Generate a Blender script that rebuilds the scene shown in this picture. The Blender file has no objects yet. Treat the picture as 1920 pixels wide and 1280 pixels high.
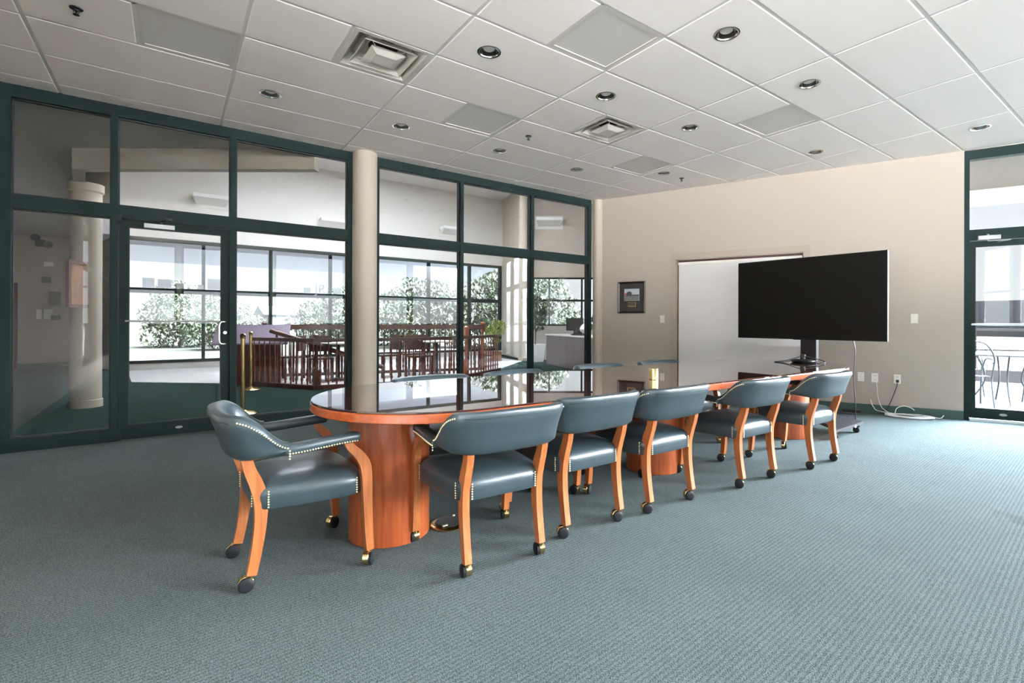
import bpy, bmesh, math, random
from mathutils import Vector, Matrix
from mathutils.geometry import tessellate_polygon
R = math.radians
PI = math.pi
rnd = random.Random(7)
SC = bpy.context.scene
COL = SC.collection

# ------------------------------------------------------------------ camera
cam_d = bpy.data.cameras.new('camera')
cam = bpy.data.objects.new('camera', cam_d)
COL.objects.link(cam)
cam_d.sensor_fit = 'HORIZONTAL'
cam_d.sensor_width = 36.0
cam_d.lens = 930.2988 / 1920 * 36.0
cam_d.shift_x = -(1020.24 - 960) / 1920
cam_d.shift_y = (602.84 - 640) / 1920
cam_d.clip_start = 0.05
cam_d.clip_end = 600
EYE = 1.157
cam.matrix_world = (Matrix.Translation((0, 0, EYE)) @ Matrix.Rotation(R(-36.875), 4, 'Z')
                    @ Matrix.Rotation(R(90), 4, 'X') @ Matrix.Rotation(0.00316, 4, 'Z'))
SC.camera = cam

# ------------------------------------------------------------------ view + world
SC.view_settings.view_transform = 'Standard'
SC.view_settings.look = 'None'
SC.view_settings.exposure = 0.2
SC.view_settings.gamma = 1.0
SC.view_settings.use_curve_mapping = False
SC.cycles.use_denoising = True
SC.cycles.max_bounces = 14
SC.cycles.diffuse_bounces = 7
SC.cycles.glossy_bounces = 6
SC.cycles.transmission_bounces = 8
SC.cycles.transparent_max_bounces = 24
SC.cycles.sample_clamp_indirect = 25.0
SC.cycles.caustics_reflective = False
SC.cycles.caustics_refractive = False

SKY_BASE = 0.92        # overcast sky ahead of the camera
SKY_LOBE = 195.0    # bright lobe added to the sky, behind and right, to light the carpet
SKY_BACK = 3.2
world = bpy.data.worlds.new('overcast_sky')
SC.world = world
world.use_nodes = True
wt = world.node_tree
wt.nodes.clear()
w_out = wt.nodes.new('ShaderNodeOutputWorld')
w_bg = wt.nodes.new('ShaderNodeBackground')
w_tc = wt.nodes.new('ShaderNodeTexCoord')
w_sep = wt.nodes.new('ShaderNodeSeparateXYZ')
wt.links.new(w_tc.outputs['Generated'], w_sep.inputs[0])
w_dot = wt.nodes.new('ShaderNodeVectorMath')
w_dot.operation = 'DOT_PRODUCT'
wt.links.new(w_tc.outputs['Generated'], w_dot.inputs[0])
w_dot.inputs[1].default_value = Vector((0.70, -0.46, 0.60)).normalized()
w_map = wt.nodes.new('ShaderNodeMapRange')
w_map.interpolation_type = 'SMOOTHSTEP'
wt.links.new(w_dot.outputs['Value'], w_map.inputs['Value'])
w_map.inputs['From Min'].default_value = 0.71
w_map.inputs['From Max'].default_value = 1.0
w_map.inputs['To Min'].default_value = SKY_BASE
w_map.inputs['To Max'].default_value = SKY_LOBE
w_ramp = wt.nodes.new('ShaderNodeValToRGB')
wt.links.new(w_sep.outputs['Z'], w_ramp.inputs['Fac'])
w_ramp.color_ramp.elements[0].position = 0.0
w_ramp.color_ramp.elements[0].color = (0.92, 0.95, 0.98, 1)
w_ramp.color_ramp.elements[1].position = 0.6
w_ramp.color_ramp.elements[1].color = (0.66, 0.80, 1.0, 1)
wt.links.new(w_ramp.outputs['Color'], w_bg.inputs['Color'])
w_dot2 = wt.nodes.new('ShaderNodeVectorMath')          # broad glow added to the sky behind the camera, lifting the walls
w_dot2.operation = 'DOT_PRODUCT'
wt.links.new(w_tc.outputs['Generated'], w_dot2.inputs[0])
w_dot2.inputs[1].default_value = Vector((-0.45, -0.87, 0.1)).normalized()
w_map2 = wt.nodes.new('ShaderNodeMapRange')
w_map2.interpolation_type = 'SMOOTHSTEP'
wt.links.new(w_dot2.outputs['Value'], w_map2.inputs['Value'])
w_map2.inputs['From Min'].default_value = 0.1
w_map2.inputs['From Max'].default_value = 0.95
w_map2.inputs['To Min'].default_value = 0.0
w_map2.inputs['To Max'].default_value = SKY_BACK
w_add = wt.nodes.new('ShaderNodeMath')
w_add.operation = 'ADD'
wt.links.new(w_map.outputs['Result'], w_add.inputs[0])
wt.links.new(w_map2.outputs['Result'], w_add.inputs[1])
wt.links.new(w_add.outputs[0], w_bg.inputs['Strength'])
wt.links.new(w_bg.outputs[0], w_out.inputs[0])

sun_d = bpy.data.lights.new('sun', 'SUN')
sun_d.energy = 49.0
sun_d.angle = R(6)
sun_d.color = (1.0, 0.965, 0.915)
sun_o = bpy.data.objects.new('sun', sun_d)
COL.objects.link(sun_o)
SUN_DIR = Vector((0.25, -0.85, 1.75))         # towards the sun: high, screened from the back windows by the added overhang
sun_o.rotation_euler = SUN_DIR.to_track_quat('Z', 'Y').to_euler()

# ------------------------------------------------------------------ room plan (metres)
HC = 3.218                                  # ceiling height
YG = 6.24                                   # room face of the glass wall
XL = -1.20                                  # left wall
YB = -3.80                                  # back wall
CR = Vector((5.75, 6.24))                   # corner of glass wall and right wall
JR = Vector((7.56, 1.75))
UR = (JR - CR).normalized()                 # along the right wall, towards the camera
NR = Vector((UR.y, -UR.x))                  # into the room (to -x)
ER = CR + UR * 9.0
S_DOOR = 4.86                               # where the glazing of the right wall starts


def portal(loc, direction, sx, sy):
    l = bpy.data.lights.new('sky_portal', 'AREA')
    l.shape = 'RECTANGLE'
    l.size, l.size_y = sx, sy
    l.energy = 1
    l.cycles.is_portal = True
    o = bpy.data.objects.new('sky_portal', l)
    COL.objects.link(o)
    o.location = loc
    o.rotation_euler = Vector(direction).to_track_quat('-Z', 'Y').to_euler()


def rw(s, z=0.0, out=0.0):
    """point on the right wall, s metres from the glass corner, out metres into the room"""
    p = CR + UR * s + NR * out
    return Vector((p.x, p.y, z))


_p = rw(7.0, 1.6, -0.2)
portal(_p, (NR.x, NR.y, 0), 4.1, 3.1)
portal((3.8, YB - 0.22, 1.6), (0, 1, 0), 9.8, 3.2)

# ------------------------------------------------------------------ materials
MATS = {}


def nodes_of(m):
    m.use_nodes = True
    return m.node_tree, m.node_tree.nodes['Principled BSDF']


def mat(name, col, rough=0.5, metal=0.0, spec=0.5, coat=0.0, bump=0.0, bscale=80.0, var=0.0, vscale=6.0, ior=1.5):
    m = bpy.data.materials.new(name)
    t, b = nodes_of(m)
    b.inputs['Base Color'].default_value = (*col, 1)
    b.inputs['Roughness'].default_value = rough
    b.inputs['Metallic'].default_value = metal
    b.inputs['IOR'].default_value = ior
    b.inputs['Specular IOR Level'].default_value = spec
    b.inputs['Coat Weight'].default_value = coat
    b.inputs['Coat Roughness'].default_value = 0.08
    tc = t.nodes.new('ShaderNodeTexCoord')
    if var:
        n = t.nodes.new('ShaderNodeTexNoise')
        n.inputs['Scale'].default_value = vscale
        n.inputs['Detail'].default_value = 4
        t.links.new(tc.outputs['Object'], n.inputs['Vector'])
        mx = t.nodes.new('ShaderNodeMix')
        mx.data_type = 'RGBA'
        mx.inputs[6].default_value = (*[c * (1 - var) for c in col], 1)
        mx.inputs[7].default_value = (*[min(1, c * (1 + var)) for c in col], 1)
        t.links.new(n.outputs['Fac'], mx.inputs[0])
        t.links.new(mx.outputs[2], b.inputs['Base Color'])
    if bump:
        n = t.nodes.new('ShaderNodeTexNoise')
        n.inputs['Scale'].default_value = bscale
        n.inputs['Detail'].default_value = 3
        t.links.new(tc.outputs['Object'], n.inputs['Vector'])
        bp = t.nodes.new('ShaderNodeBump')
        bp.inputs['Strength'].default_value = bump
        bp.inputs['Distance'].default_value = 0.002
        t.links.new(n.outputs['Fac'], bp.inputs['Height'])
        t.links.new(bp.outputs[0], b.inputs['Normal'])
    MATS[name] = m
    return m


def wood(name, dark, light, rough=0.35, axis='Z', coat=0.3, scale=14.0):
    m = bpy.data.materials.new(name)
    t, b = nodes_of(m)
    tc = t.nodes.new('ShaderNodeTexCoord')
    mp = t.nodes.new('ShaderNodeMapping')
    s = [1.0, 1.0, 1.0]
    s['XYZ'.index(axis)] = 0.07
    mp.inputs['Scale'].default_value = s
    t.links.new(tc.outputs['Object'], mp.inputs['Vector'])
    n = t.nodes.new('ShaderNodeTexNoise')
    n.inputs['Scale'].default_value = scale * 3
    n.inputs['Detail'].default_value = 5
    n.inputs['Distortion'].default_value = 0.6
    t.links.new(mp.outputs[0], n.inputs['Vector'])
    r = t.nodes.new('ShaderNodeValToRGB')
    r.color_ramp.elements[0].position = 0.3
    r.color_ramp.elements[0].color = (*dark, 1)
    r.color_ramp.elements[1].position = 0.72
    r.color_ramp.elements[1].color = (*light, 1)
    t.links.new(n.outputs['Fac'], r.inputs['Fac'])
    t.links.new(r.outputs['Color'], b.inputs['Base Color'])
    b.inputs['Roughness'].default_value = rough
    b.inputs['Coat Weight'].default_value = coat
    b.inputs['Coat Roughness'].default_value = 0.12
    MATS[name] = m
    return m


def glass(name, tint=(0.9, 0.93, 0.92), refl=0.045):
    m = bpy.data.materials.new(name)
    m.use_nodes = True
    t = m.node_tree
    t.nodes.clear()
    out = t.nodes.new('ShaderNodeOutputMaterial')
    mix = t.nodes.new('ShaderNodeMixShader')
    tr = t.nodes.new('ShaderNodeBsdfTransparent')
    tr.inputs[0].default_value = (*tint, 1)
    gl = t.nodes.new('ShaderNodeBsdfGlossy')
    gl.inputs['Roughness'].default_value = 0.0
    gl.inputs['Color'].default_value = (0.95, 0.97, 1.0, 1)
    lw = t.nodes.new('ShaderNodeLayerWeight')
    lw.inputs['Blend'].default_value = 0.5
    pw = t.nodes.new('ShaderNodeMath')
    pw.operation = 'POWER'
    t.links.new(lw.outputs['Facing'], pw.inputs[0])
    pw.inputs[1].default_value = 5.0
    ma = t.nodes.new('ShaderNodeMath')
    ma.operation = 'MULTIPLY_ADD'
    t.links.new(pw.outputs[0], ma.inputs[0])
    ma.inputs[1].default_value = 1 - refl
    ma.inputs[2].default_value = refl
    t.links.new(ma.outputs[0], mix.inputs[0])
    t.links.new(tr.outputs[0], mix.inputs[1])
    t.links.new(gl.outputs[0], mix.inputs[2])
    t.links.new(mix.outputs[0], out.inputs[0])
    MATS[name] = m
    return m


def carpet(name, c1, c2, angle=0.0, stain=None):
    m = bpy.data.materials.new(name)
    t, b = nodes_of(m)
    tc = t.nodes.new('ShaderNodeTexCoord')
    mp = t.nodes.new('ShaderNodeMapping')
    mp.inputs['Rotation'].default_value = (0, 0, angle)
    t.links.new(tc.outputs['Object'], mp.inputs['Vector'])
    # rows of loops
    wv = t.nodes.new('ShaderNodeTexWave')
    wv.wave_type = 'BANDS'
    wv.bands_direction = 'Y'
    wv.inputs['Scale'].default_value = 16.0
    wv.inputs['Distortion'].default_value = 4.5
    wv.inputs['Detail'].default_value = 2.0
    wv.inputs['Detail Scale'].default_value = 6.0
    t.links.new(mp.outputs[0], wv.inputs['Vector'])
    # loops along each row
    mp2 = t.nodes.new('ShaderNodeMapping')
    mp2.inputs['Scale'].default_value = (130.0, 210.0, 1.0)
    mp2.inputs['Rotation'].default_value = (0, 0, angle + 0.5)
    t.links.new(tc.outputs['Object'], mp2.inputs['Vector'])
    nz = t.nodes.new('ShaderNodeTexNoise')
    nz.inputs['Scale'].default_value = 1.6
    nz.inputs['Detail'].default_value = 3.0
    t.links.new(mp2.outputs[0], nz.inputs['Vector'])
    big = t.nodes.new('ShaderNodeTexNoise')
    big.inputs['Scale'].default_value = 1.3
    big.inputs['Detail'].default_value = 3.0
    t.links.new(tc.outputs['Object'], big.inputs['Vector'])
    a1 = t.nodes.new('ShaderNodeMath')
    a1.operation = 'MULTIPLY_ADD'
    t.links.new(wv.outputs['Fac'], a1.inputs[0])
    a1.inputs[1].default_value = 0.30
    a2 = t.nodes.new('ShaderNodeMath')
    a2.operation = 'MULTIPLY_ADD'
    t.links.new(nz.outputs['Fac'], a2.inputs[0])
    a2.inputs[1].default_value = 3.0
    a2.inputs[2].default_value = -1.15
    t.links.new(a2.outputs[0], a1.inputs[2])
    mx = t.nodes.new('ShaderNodeMix')
    mx.data_type = 'RGBA'
    mx.clamp_factor = True
    mx.inputs[6].default_value = (*c1, 1)
    mx.inputs[7].default_value = (*c2, 1)
    t.links.new(a1.outputs[0], mx.inputs[0])
    col = mx.outputs[2]
    mb = t.nodes.new('ShaderNodeMix')
    mb.data_type = 'RGBA'
    mb.blend_type = 'MULTIPLY'
    mr = t.nodes.new('ShaderNodeMapRange')
    t.links.new(big.outputs['Fac'], mr.inputs['Value'])
    mr.inputs['From Min'].default_value = 0.3
    mr.inputs['From Max'].default_value = 0.7
    mr.inputs['To Min'].default_value = 0.92
    mr.inputs['To Max'].default_value = 1.05
    mb.inputs[0].default_value = 1.0
    t.links.new(col, mb.inputs[6])
    t.links.new(mr.outputs[0], mb.inputs[7])
    col = mb.outputs[2]
    if stain:
        ds = t.nodes.new('ShaderNodeVectorMath')
        ds.operation = 'DISTANCE'
        nst = t.nodes.new('ShaderNodeTexNoise')
        nst.inputs['Scale'].default_value = 9.0
        t.links.new(tc.outputs['Object'], nst.inputs['Vector'])
        ad = t.nodes.new('ShaderNodeMixRGB')
        ad.blend_type = 'ADD'
        ad.inputs[0].default_value = 0.35
        t.links.new(tc.outputs['Object'], ad.inputs[1])
        t.links.new(nst.outputs['Color'], ad.inputs[2])
        t.links.new(ad.outputs[0], ds.inputs[0])
        ds.inputs[1].default_value = (stain[0] + .175, stain[1] + .175, .175)
        sr = t.nodes.new('ShaderNodeMapRange')
        sr.interpolation_type = 'SMOOTHSTEP'
        t.links.new(ds.outputs['Value'], sr.inputs['Value'])
        sr.inputs['From Min'].default_value = 0.03
        sr.inputs['From Max'].default_value = 0.14
        sr.inputs['To Min'].default_value = 0.80
        sr.inputs['To Max'].default_value = 1.0
        ms = t.nodes.new('ShaderNodeMix')
        ms.data_type = 'RGBA'
        ms.blend_type = 'MULTIPLY'
        ms.inputs[0].default_value = 1.0
        t.links.new(col, ms.inputs[6])
        t.links.new(sr.outputs[0], ms.inputs[7])
        col = ms.outputs[2]
    t.links.new(col, b.inputs['Base Color'])
    b.inputs['Roughness'].default_value = 0.95
    b.inputs['Specular IOR Level'].default_value = 0.03
    bp = t.nodes.new('ShaderNodeBump')
    bp.inputs['Strength'].default_value = 0.5
    bp.inputs['Distance'].default_value = 0.004
    t.links.new(a1.outputs[0], bp.inputs['Height'])
    t.links.new(bp.outputs[0], b.inputs['Normal'])
    MATS[name] = m
    return m


M_WALL = mat('wall_paint', (0.425, 0.362, 0.300), 0.75, spec=0.25, bump=0.12, bscale=160)
M_LOBBYWALL = mat('lobby_paint', (0.66, 0.62, 0.58), 0.8, spec=0.2)
M_TRIM = mat('casing_paint', (0.385, 0.315, 0.245), 0.5)
M_COLUMN = mat('column_paint', (0.46, 0.39, 0.31), 0.55, bump=0.05)
M_TILE = mat('ceiling_tile', (0.83, 0.775, 0.73), 0.9, spec=0.1, bump=0.25, bscale=260)
M_TBAR = mat('ceiling_grid', (0.62, 0.59, 0.56), 0.6)
M_WHITE = mat('white_enamel', (0.78, 0.76, 0.73), 0.45)
M_DIFF = mat('diffuser_enamel', (0.55, 0.52, 0.46), 0.4)
M_LENS = mat('grey_lens', (0.60, 0.57, 0.535), 0.45)
M_DARK = mat('duct_dark', (0.02, 0.018, 0.015), 0.8)
M_FRAME = mat('green_aluminium', (0.0155, 0.0265, 0.0250), 0.5, spec=0.06)
M_GASKET = mat('black_gasket', (0.008, 0.009, 0.009), 0.6)
M_BASE = mat('baseboard_green', (0.036, 0.085, 0.072), 0.5)
M_CARPET = carpet('teal_carpet', (0.026, 0.039, 0.036), (0.175, 0.205, 0.203), R(-4), stain=(4.0, 0.62))
M_CARPET_DIM = carpet('dimmed_carpet', (0.010, 0.022, 0.018), (0.038, 0.064, 0.054), R(-4))  # same carpet, its colour darkened to stand for the dimmer lobby
M_CHERRY = wood('cherry_wood', (0.27, 0.052, 0.012), (0.47, 0.115, 0.030), 0.32, 'Z', 0.5)
M_CHERRYX = wood('cherry_edge', (0.33, 0.060, 0.013), (0.50, 0.115, 0.028), 0.28, 'X', 0.6)
M_LEGWOOD = wood('oak_leg', (0.31, 0.086, 0.022), (0.48, 0.160, 0.048), 0.35, 'Z', 0.4, 18)
M_DARKWOOD = wood('mahogany', (0.055, 0.010, 0.005), (0.13, 0.028, 0.012), 0.3, 'Z', 0.4)
M_REDWOOD = wood('red_rail', (0.15, 0.030, 0.014), (0.30, 0.075, 0.030), 0.3, 'Z', 0.4)
M_CRATE = wood('bucket_staves', (0.14, 0.055, 0.022), (0.34, 0.15, 0.065), 0.6, 'Z', 0.0)
M_LEATHER = mat('teal_leather', (0.031, 0.049, 0.056), 0.36, spec=0.6, bump=0.22, bscale=220, var=0.12, vscale=18, coat=0.12)
M_PIPING = mat('leather_piping', (0.010, 0.018, 0.020), 0.45)
M_BRASS = mat('brass', (0.62, 0.45, 0.20), 0.24, 1.0)
M_GOLD = mat('gold_foil', (0.86, 0.70, 0.36), 0.2, 1.0)
M_NAIL = mat('nail_brass', (0.95, 0.82, 0.52), 0.3, 1.0)
M_WHEEL = mat('black_nylon', (0.012, 0.012, 0.014), 0.55, spec=0.25)
M_TABLEGLASS = mat('table_glass', (0.055, 0.020, 0.014), 0.012, spec=0.5, coat=1.0, ior=1.9)
MATS['table_glass'].node_tree.nodes['Principled BSDF'].inputs['Coat Roughness'].default_value = 0.01
M_GLASSEDGE = mat('glass_edge', (0.02, 0.03, 0.03), 0.1)
M_CLOSER = mat('closer_grey', (0.36, 0.36, 0.36), 0.4, 0.5)
M_BEZEL = mat('bezel_black', (0.010, 0.010, 0.010), 0.6, spec=0.08)
M_SCREEN = mat('screen', (0.0085, 0.0070, 0.0058), 0.35, spec=0.08)
M_BLACK = mat('black_plastic', (0.012, 0.012, 0.013), 0.35)
M_SILVER = mat('silver_edge', (0.045, 0.045, 0.048), 0.5, 0.0, spec=0.1)
M_STAND = mat('dark_metal', (0.022, 0.020, 0.024), 0.4, 0.4)
M_BOARD = mat('whiteboard', (0.73, 0.70, 0.675), 0.08, spec=0.5, coat=0.5)
MATS['whiteboard'].node_tree.nodes['Principled BSDF'].inputs['Coat Roughness'].default_value = 0.02
M_MAT = mat('picture_mount', (0.020, 0.014, 0.012), 0.7)
M_PFRAME = mat('picture_frame', (0.022, 0.010, 0.008), 0.25, coat=0.5)
M_CHROME = mat('chrome', (0.75, 0.74, 0.72), 0.12, 1.0)
M_STEEL = mat('brushed_steel', (0.62, 0.62, 0.60), 0.32, 1.0)
M_PLATE = mat('switch_plate', (0.72, 0.66, 0.58), 0.4)
M_IVORY = mat('ivory_plastic', (0.78, 0.74, 0.66), 0.35)
M_WCABLE = mat('white_cable', (0.75, 0.76, 0.74), 0.5)
M_GLASS = glass('window_glass', (0.955, 0.965, 0.96))
M_GLASSO = glass('outer_glass', (0.98, 0.985, 0.985), 0.03)
M_PICGLASS = glass('picture_glass', (0.97, 0.97, 0.97), 0.03)
M_BOUNCE = mat('bounce_paving', (0.80, 0.765, 0.725), 0.9, var=0.04)  # warm pale ground, coloured to bounce light up into the room
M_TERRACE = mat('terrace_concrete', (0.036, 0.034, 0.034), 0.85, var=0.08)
M_WALKWAY = mat('walkway_concrete', (0.20, 0.195, 0.20), 0.85, var=0.08)
M_LAV = mat('soffit_lavender', (0.70, 0.69, 0.74), 0.8)
M_CONC = mat('pale_concrete', (0.66, 0.64, 0.62), 0.85, var=0.08)
M_GRASS = mat('pale_grass', (0.016, 0.020, 0.012), 0.95, var=0.2, vscale=0.4)
M_LEAF = mat('leaf_pale', (0.036, 0.049, 0.024), 0.7, var=0.35, vscale=3)
M_LEAFD = mat('leaf_dark', (0.040, 0.075, 0.035), 0.6, var=0.3, vscale=6)
M_LEAFY = mat('leaf_yellow', (0.30, 0.36, 0.07), 0.6, var=0.3, vscale=8)
M_BARK = mat('bark', (0.10, 0.075, 0.055), 0.9, var=0.3, vscale=12)
M_COUNTER = mat('mauve_laminate', (0.080, 0.053, 0.050), 0.35, var=0.06, vscale=3)
M_COUNTERTOP = mat('counter_top', (0.50, 0.45, 0.42), 0.3)
M_PURPLE = mat('exhibit_panel', (0.15, 0.11, 0.16), 0.35, var=0.2, vscale=10)
M_MAUVEWALL = mat('corridor_paint', (0.48, 0.405, 0.37), 0.8)
M_CORRCEIL = mat('corridor_tile', (0.62, 0.58, 0.53), 0.9)
M_MAROON = mat('maroon_door', (0.075, 0.020, 0.022), 0.5)
M_IRON = mat('wrought_iron', (0.035, 0.045, 0.055), 0.45, 0.3)
M_GREYLET = mat('grey_vinyl', (0.30, 0.31, 0.32), 0.6)
M_PAPER = mat('white_paper', (0.80, 0.80, 0.80), 0.7)
M_ROOF = mat('pale_roof', (0.075, 0.075, 0.08), 0.9)
M_SOFFIT = mat('terrace_soffit', (0.16, 0.135, 0.11), 0.8)
M_BLDG = mat('far_building', (0.085, 0.085, 0.095), 0.9)
M_SKYPIC = mat('photo_sky', (0.62, 0.66, 0.70), 0.4)
M_FIELDPIC = mat('photo_field', (0.20, 0.21, 0.20), 0.4, var=0.7, vscale=60)
M_BARNPIC = mat('photo_barn', (0.06, 0.055, 0.055), 0.4)
M_REDPIC = mat('photo_red', (0.45, 0.13, 0.10), 0.4)


M_FILL_PANE = bpy.data.materials.new('fill_skylight')  # unseen opal pane added to spread daylight through the lobby
M_FILL_PANE.use_nodes = True
_t = M_FILL_PANE.node_tree
_t.nodes.clear()
_o = _t.nodes.new('ShaderNodeOutputMaterial')
_a = _t.nodes.new('ShaderNodeBsdfTranslucent')
_a.inputs[0].default_value = (0.54, 0.54, 0.54, 1)
_t.links.new(_a.outputs[0], _o.inputs[0])


# ------------------------------------------------------------------ mesh helpers
def box(bm, lo, hi, mtx=None):
    x0, y0, z0 = lo
    x1, y1, z1 = hi
    vs = [bm.verts.new(p) for p in ((x0, y0, z0), (x1, y0, z0), (x1, y1, z0), (x0, y1, z0),
                                    (x0, y0, z1), (x1, y0, z1), (x1, y1, z1), (x0, y1, z1))]
    for f in ((0, 3, 2, 1), (4, 5, 6, 7), (0, 1, 5, 4), (1, 2, 6, 5), (2, 3, 7, 6), (3, 0, 4, 7)):
        bm.faces.new([vs[i] for i in f])
    if mtx is not None:
        for v in vs:
            v.co = mtx @ v.co
    return vs


def boxc(bm, c, s, mtx=None):
    return box(bm, [c[i] - s[i] / 2 for i in range(3)], [c[i] + s[i] / 2 for i in range(3)], mtx)


def ring_loft(bm, rings, cap0=True, cap1=True, closed=False):
    vr = [[bm.verts.new(p) for p in r] for r in rings]
    n = len(vr[0])
    pairs = list(zip(vr[:-1], vr[1:]))
    if closed:
        pairs.append((vr[-1], vr[0]))
    for a, b in pairs:
        for i in range(n):
            j = (i + 1) % n
            bm.faces.new((a[i], a[j], b[j], b[i]))
    if not closed:
        if cap0:
            bm.faces.new(vr[0][::-1])
        if cap1:
            bm.faces.new(vr[-1])
    return vr


def lathe(bm, prof, seg=24, c=(0, 0, 0), cap=True, mtx=None):
    rings = []
    for r, z in prof:
        ring = []
        for k in range(seg):
            a = 2 * PI * k / seg
            p = Vector((c[0] + r * math.cos(a), c[1] + r * math.sin(a), c[2] + z))
            ring.append(mtx @ p if mtx is not None else p)
        rings.append(ring)
    ring_loft(bm, rings, cap, cap)


def tube(bm, pts, r, seg=8, closed=False, cap=True):
    pts = [Vector(p) for p in pts]
    n = len(pts)
    rr = r if isinstance(r, (list, tuple)) else [r] * n
    tg = []
    for i in range(n):
        if closed:
            d = pts[(i + 1) % n] - pts[(i - 1) % n]
        else:
            d = pts[min(i + 1, n - 1)] - pts[max(i - 1, 0)]
        tg.append(d.normalized())
    up = Vector((0, 0, 1)) if abs(tg[0].z) < 0.9 else Vector((1, 0, 0))
    nrm = (up - tg[0] * up.dot(tg[0])).normalized()
    rings = []
    for i in range(n):
        nrm = (nrm - tg[i] * nrm.dot(tg[i]))
        if nrm.length < 1e-6:
            nrm = tg[i].orthogonal()
        nrm.normalize()
        bn = tg[i].cross(nrm)
        rings.append([pts[i] + (nrm * math.cos(2 * PI * k / seg) + bn * math.sin(2 * PI * k / seg)) * rr[i] for k in range(seg)])
    ring_loft(bm, rings, cap, cap, closed)


def spline(pts, n=6):
    """Catmull-Rom through the points (any dimension)"""
    out = []
    m = len(pts)
    for i in range(m - 1):
        p0, p1, p2, p3 = pts[max(i - 1, 0)], pts[i], pts[i + 1], pts[min(i + 2, m - 1)]
        for k in range(n):
            t = k / n
            out.append(tuple(0.5 * (2 * b + (c - a) * t + (2 * a - 5 * b + 4 * c - d) * t * t + (3 * b - a - 3 * c + d) * t ** 3)
                             for a, b, c, d in zip(p0, p1, p2, p3)))
    out.append(tuple(pts[-1]))
    return out


def prism(bm, poly, z0, z1):
    lo = [bm.verts.new((p[0], p[1], z0)) for p in poly]
    hi = [bm.verts.new((p[0], p[1], z1)) for p in poly]
    n = len(poly)
    bm.faces.new(lo[::-1])
    bm.faces.new(hi)
    for i in range(n):
        j = (i + 1) % n
        bm.faces.new((lo[i], lo[j], hi[j], hi[i]))


def bevel(bm, w=0.003, seg=2, ang=35):
    es = [e for e in bm.edges if len(e.link_faces) == 2 and e.calc_face_angle(0) > R(ang)]
    bmesh.ops.bevel(bm, geom=es, offset=w, segments=seg, profile=0.5, affect='EDGES', clamp_overlap=True)


def obj(name, bm, m, parent=None, loc=None, smooth=True, ang=38):
    me = bpy.data.meshes.new(name)
    bmesh.ops.recalc_face_normals(bm, faces=bm.faces)
    bm.to_mesh(me)
    bm.free()
    ms = m if isinstance(m, (list, tuple)) else [m]
    for x in ms:
        me.materials.append(x)
    if smooth:
        me.polygons.foreach_set('use_smooth', [True] * len(me.polygons))
        me.set_sharp_from_angle(angle=R(ang))
    o = bpy.data.objects.new(name, me)
    COL.objects.link(o)
    if parent:
        o.parent = parent
    if loc is not None:
        o.location = loc
    return o


def thing(name, label, cat, loc=(0, 0, 0), rz=0.0, group=None):
    o = bpy.data.objects.new(name, None)
    COL.objects.link(o)
    o.empty_display_size = 0.1
    o.location = loc
    o.rotation_euler = (0, 0, rz)
    tag(o, label, cat, group)
    return o


def tag(o, label, cat, group=None, kind=None):
    o['label'] = label
    o['category'] = cat
    if group:
        o['group'] = group
    if kind:
        o['kind'] = kind
    return o


def struct(name, bm, m, parent=None, **k):
    o = obj(name, bm, m, parent, **k)
    if parent is None:
        o['kind'] = 'structure'
    return o


def copy_tree(o, parent=None):
    c = o.copy()
    COL.objects.link(c)
    if parent:
        c.parent = parent
    for ch in [x for x in o.children]:
        copy_tree(ch, c)
    return c


def NB():
    return bmesh.new()


def mrw(s, out=0.0, z=0.0):
    """frame standing on the right wall: local x along the wall towards the camera, y into the room, z up"""
    p = rw(s, z, out)
    return Matrix(((UR.x, NR.x, 0, p.x), (UR.y, NR.y, 0, p.y), (0, 0, 1, p.z), (0, 0, 0, 1)))


# ================================================================== SHELL
room = [(XL, YG + .06), (CR.x, YG + .06), (ER.x, ER.y), (8.7, YB), (XL, YB)]
bm = NB()
prism(bm, [(XL - .3, YG + .06), (CR.x + .05, YG + .06), (ER.x + .08, ER.y), (8.9, YB - .05), (XL - .3, YB - .05)], -0.08, 0.0)
struct('floor', bm, M_CARPET, smooth=False)
bm = NB()
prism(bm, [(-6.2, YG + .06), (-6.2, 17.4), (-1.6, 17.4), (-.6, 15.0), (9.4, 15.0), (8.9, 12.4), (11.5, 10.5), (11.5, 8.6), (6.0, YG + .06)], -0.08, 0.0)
struct('floor_lobby', bm, M_CARPET_DIM, smooth=False)

# left wall, with two windows beside and behind the camera
bm = NB()
WLW = [(-3.3, -1.1), (-.95, 1.25)]
for lo, hi in (((XL - .2, YB, 0), (XL, -3.3, HC + .25)), ((XL - .2, -3.3, 3.1), (XL, 1.25, HC + .25)), ((XL - .2, -3.3, 0), (XL, 1.25, .35)),
               ((XL - .2, -1.1, .35), (XL, -.95, 3.1)), ((XL - .2, 1.25, 0), (XL, YG + .12, HC + .25))):
    box(bm, lo, hi)
struct('wall_left', bm, M_WALL, smooth=False)
for k, (a, b) in enumerate(WLW):
    bm = NB()
    for lo, hi in (((a, .35), (a + .05, 3.1)), ((b - .05, .35), (b, 3.1)), ((a, .35), (b, .4)), ((a, 3.05), (b, 3.1)), ((a, 2.1), (b, 2.16))):
        box(bm, (XL - .13, lo[0], lo[1]), (XL - .03, hi[0], hi[1]))
    w = struct('window_%d' % (60 + k), bm, M_FRAME, smooth=False)
    bm = NB()
    box(bm, (XL - .085, a, .36), (XL - .079, b, 3.09))
    obj('pane', bm, M_GLASSO, w, smooth=False)
portal((XL - .22, -1.0, 1.7), (1, 0, 0), 4.6, 2.8)

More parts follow.
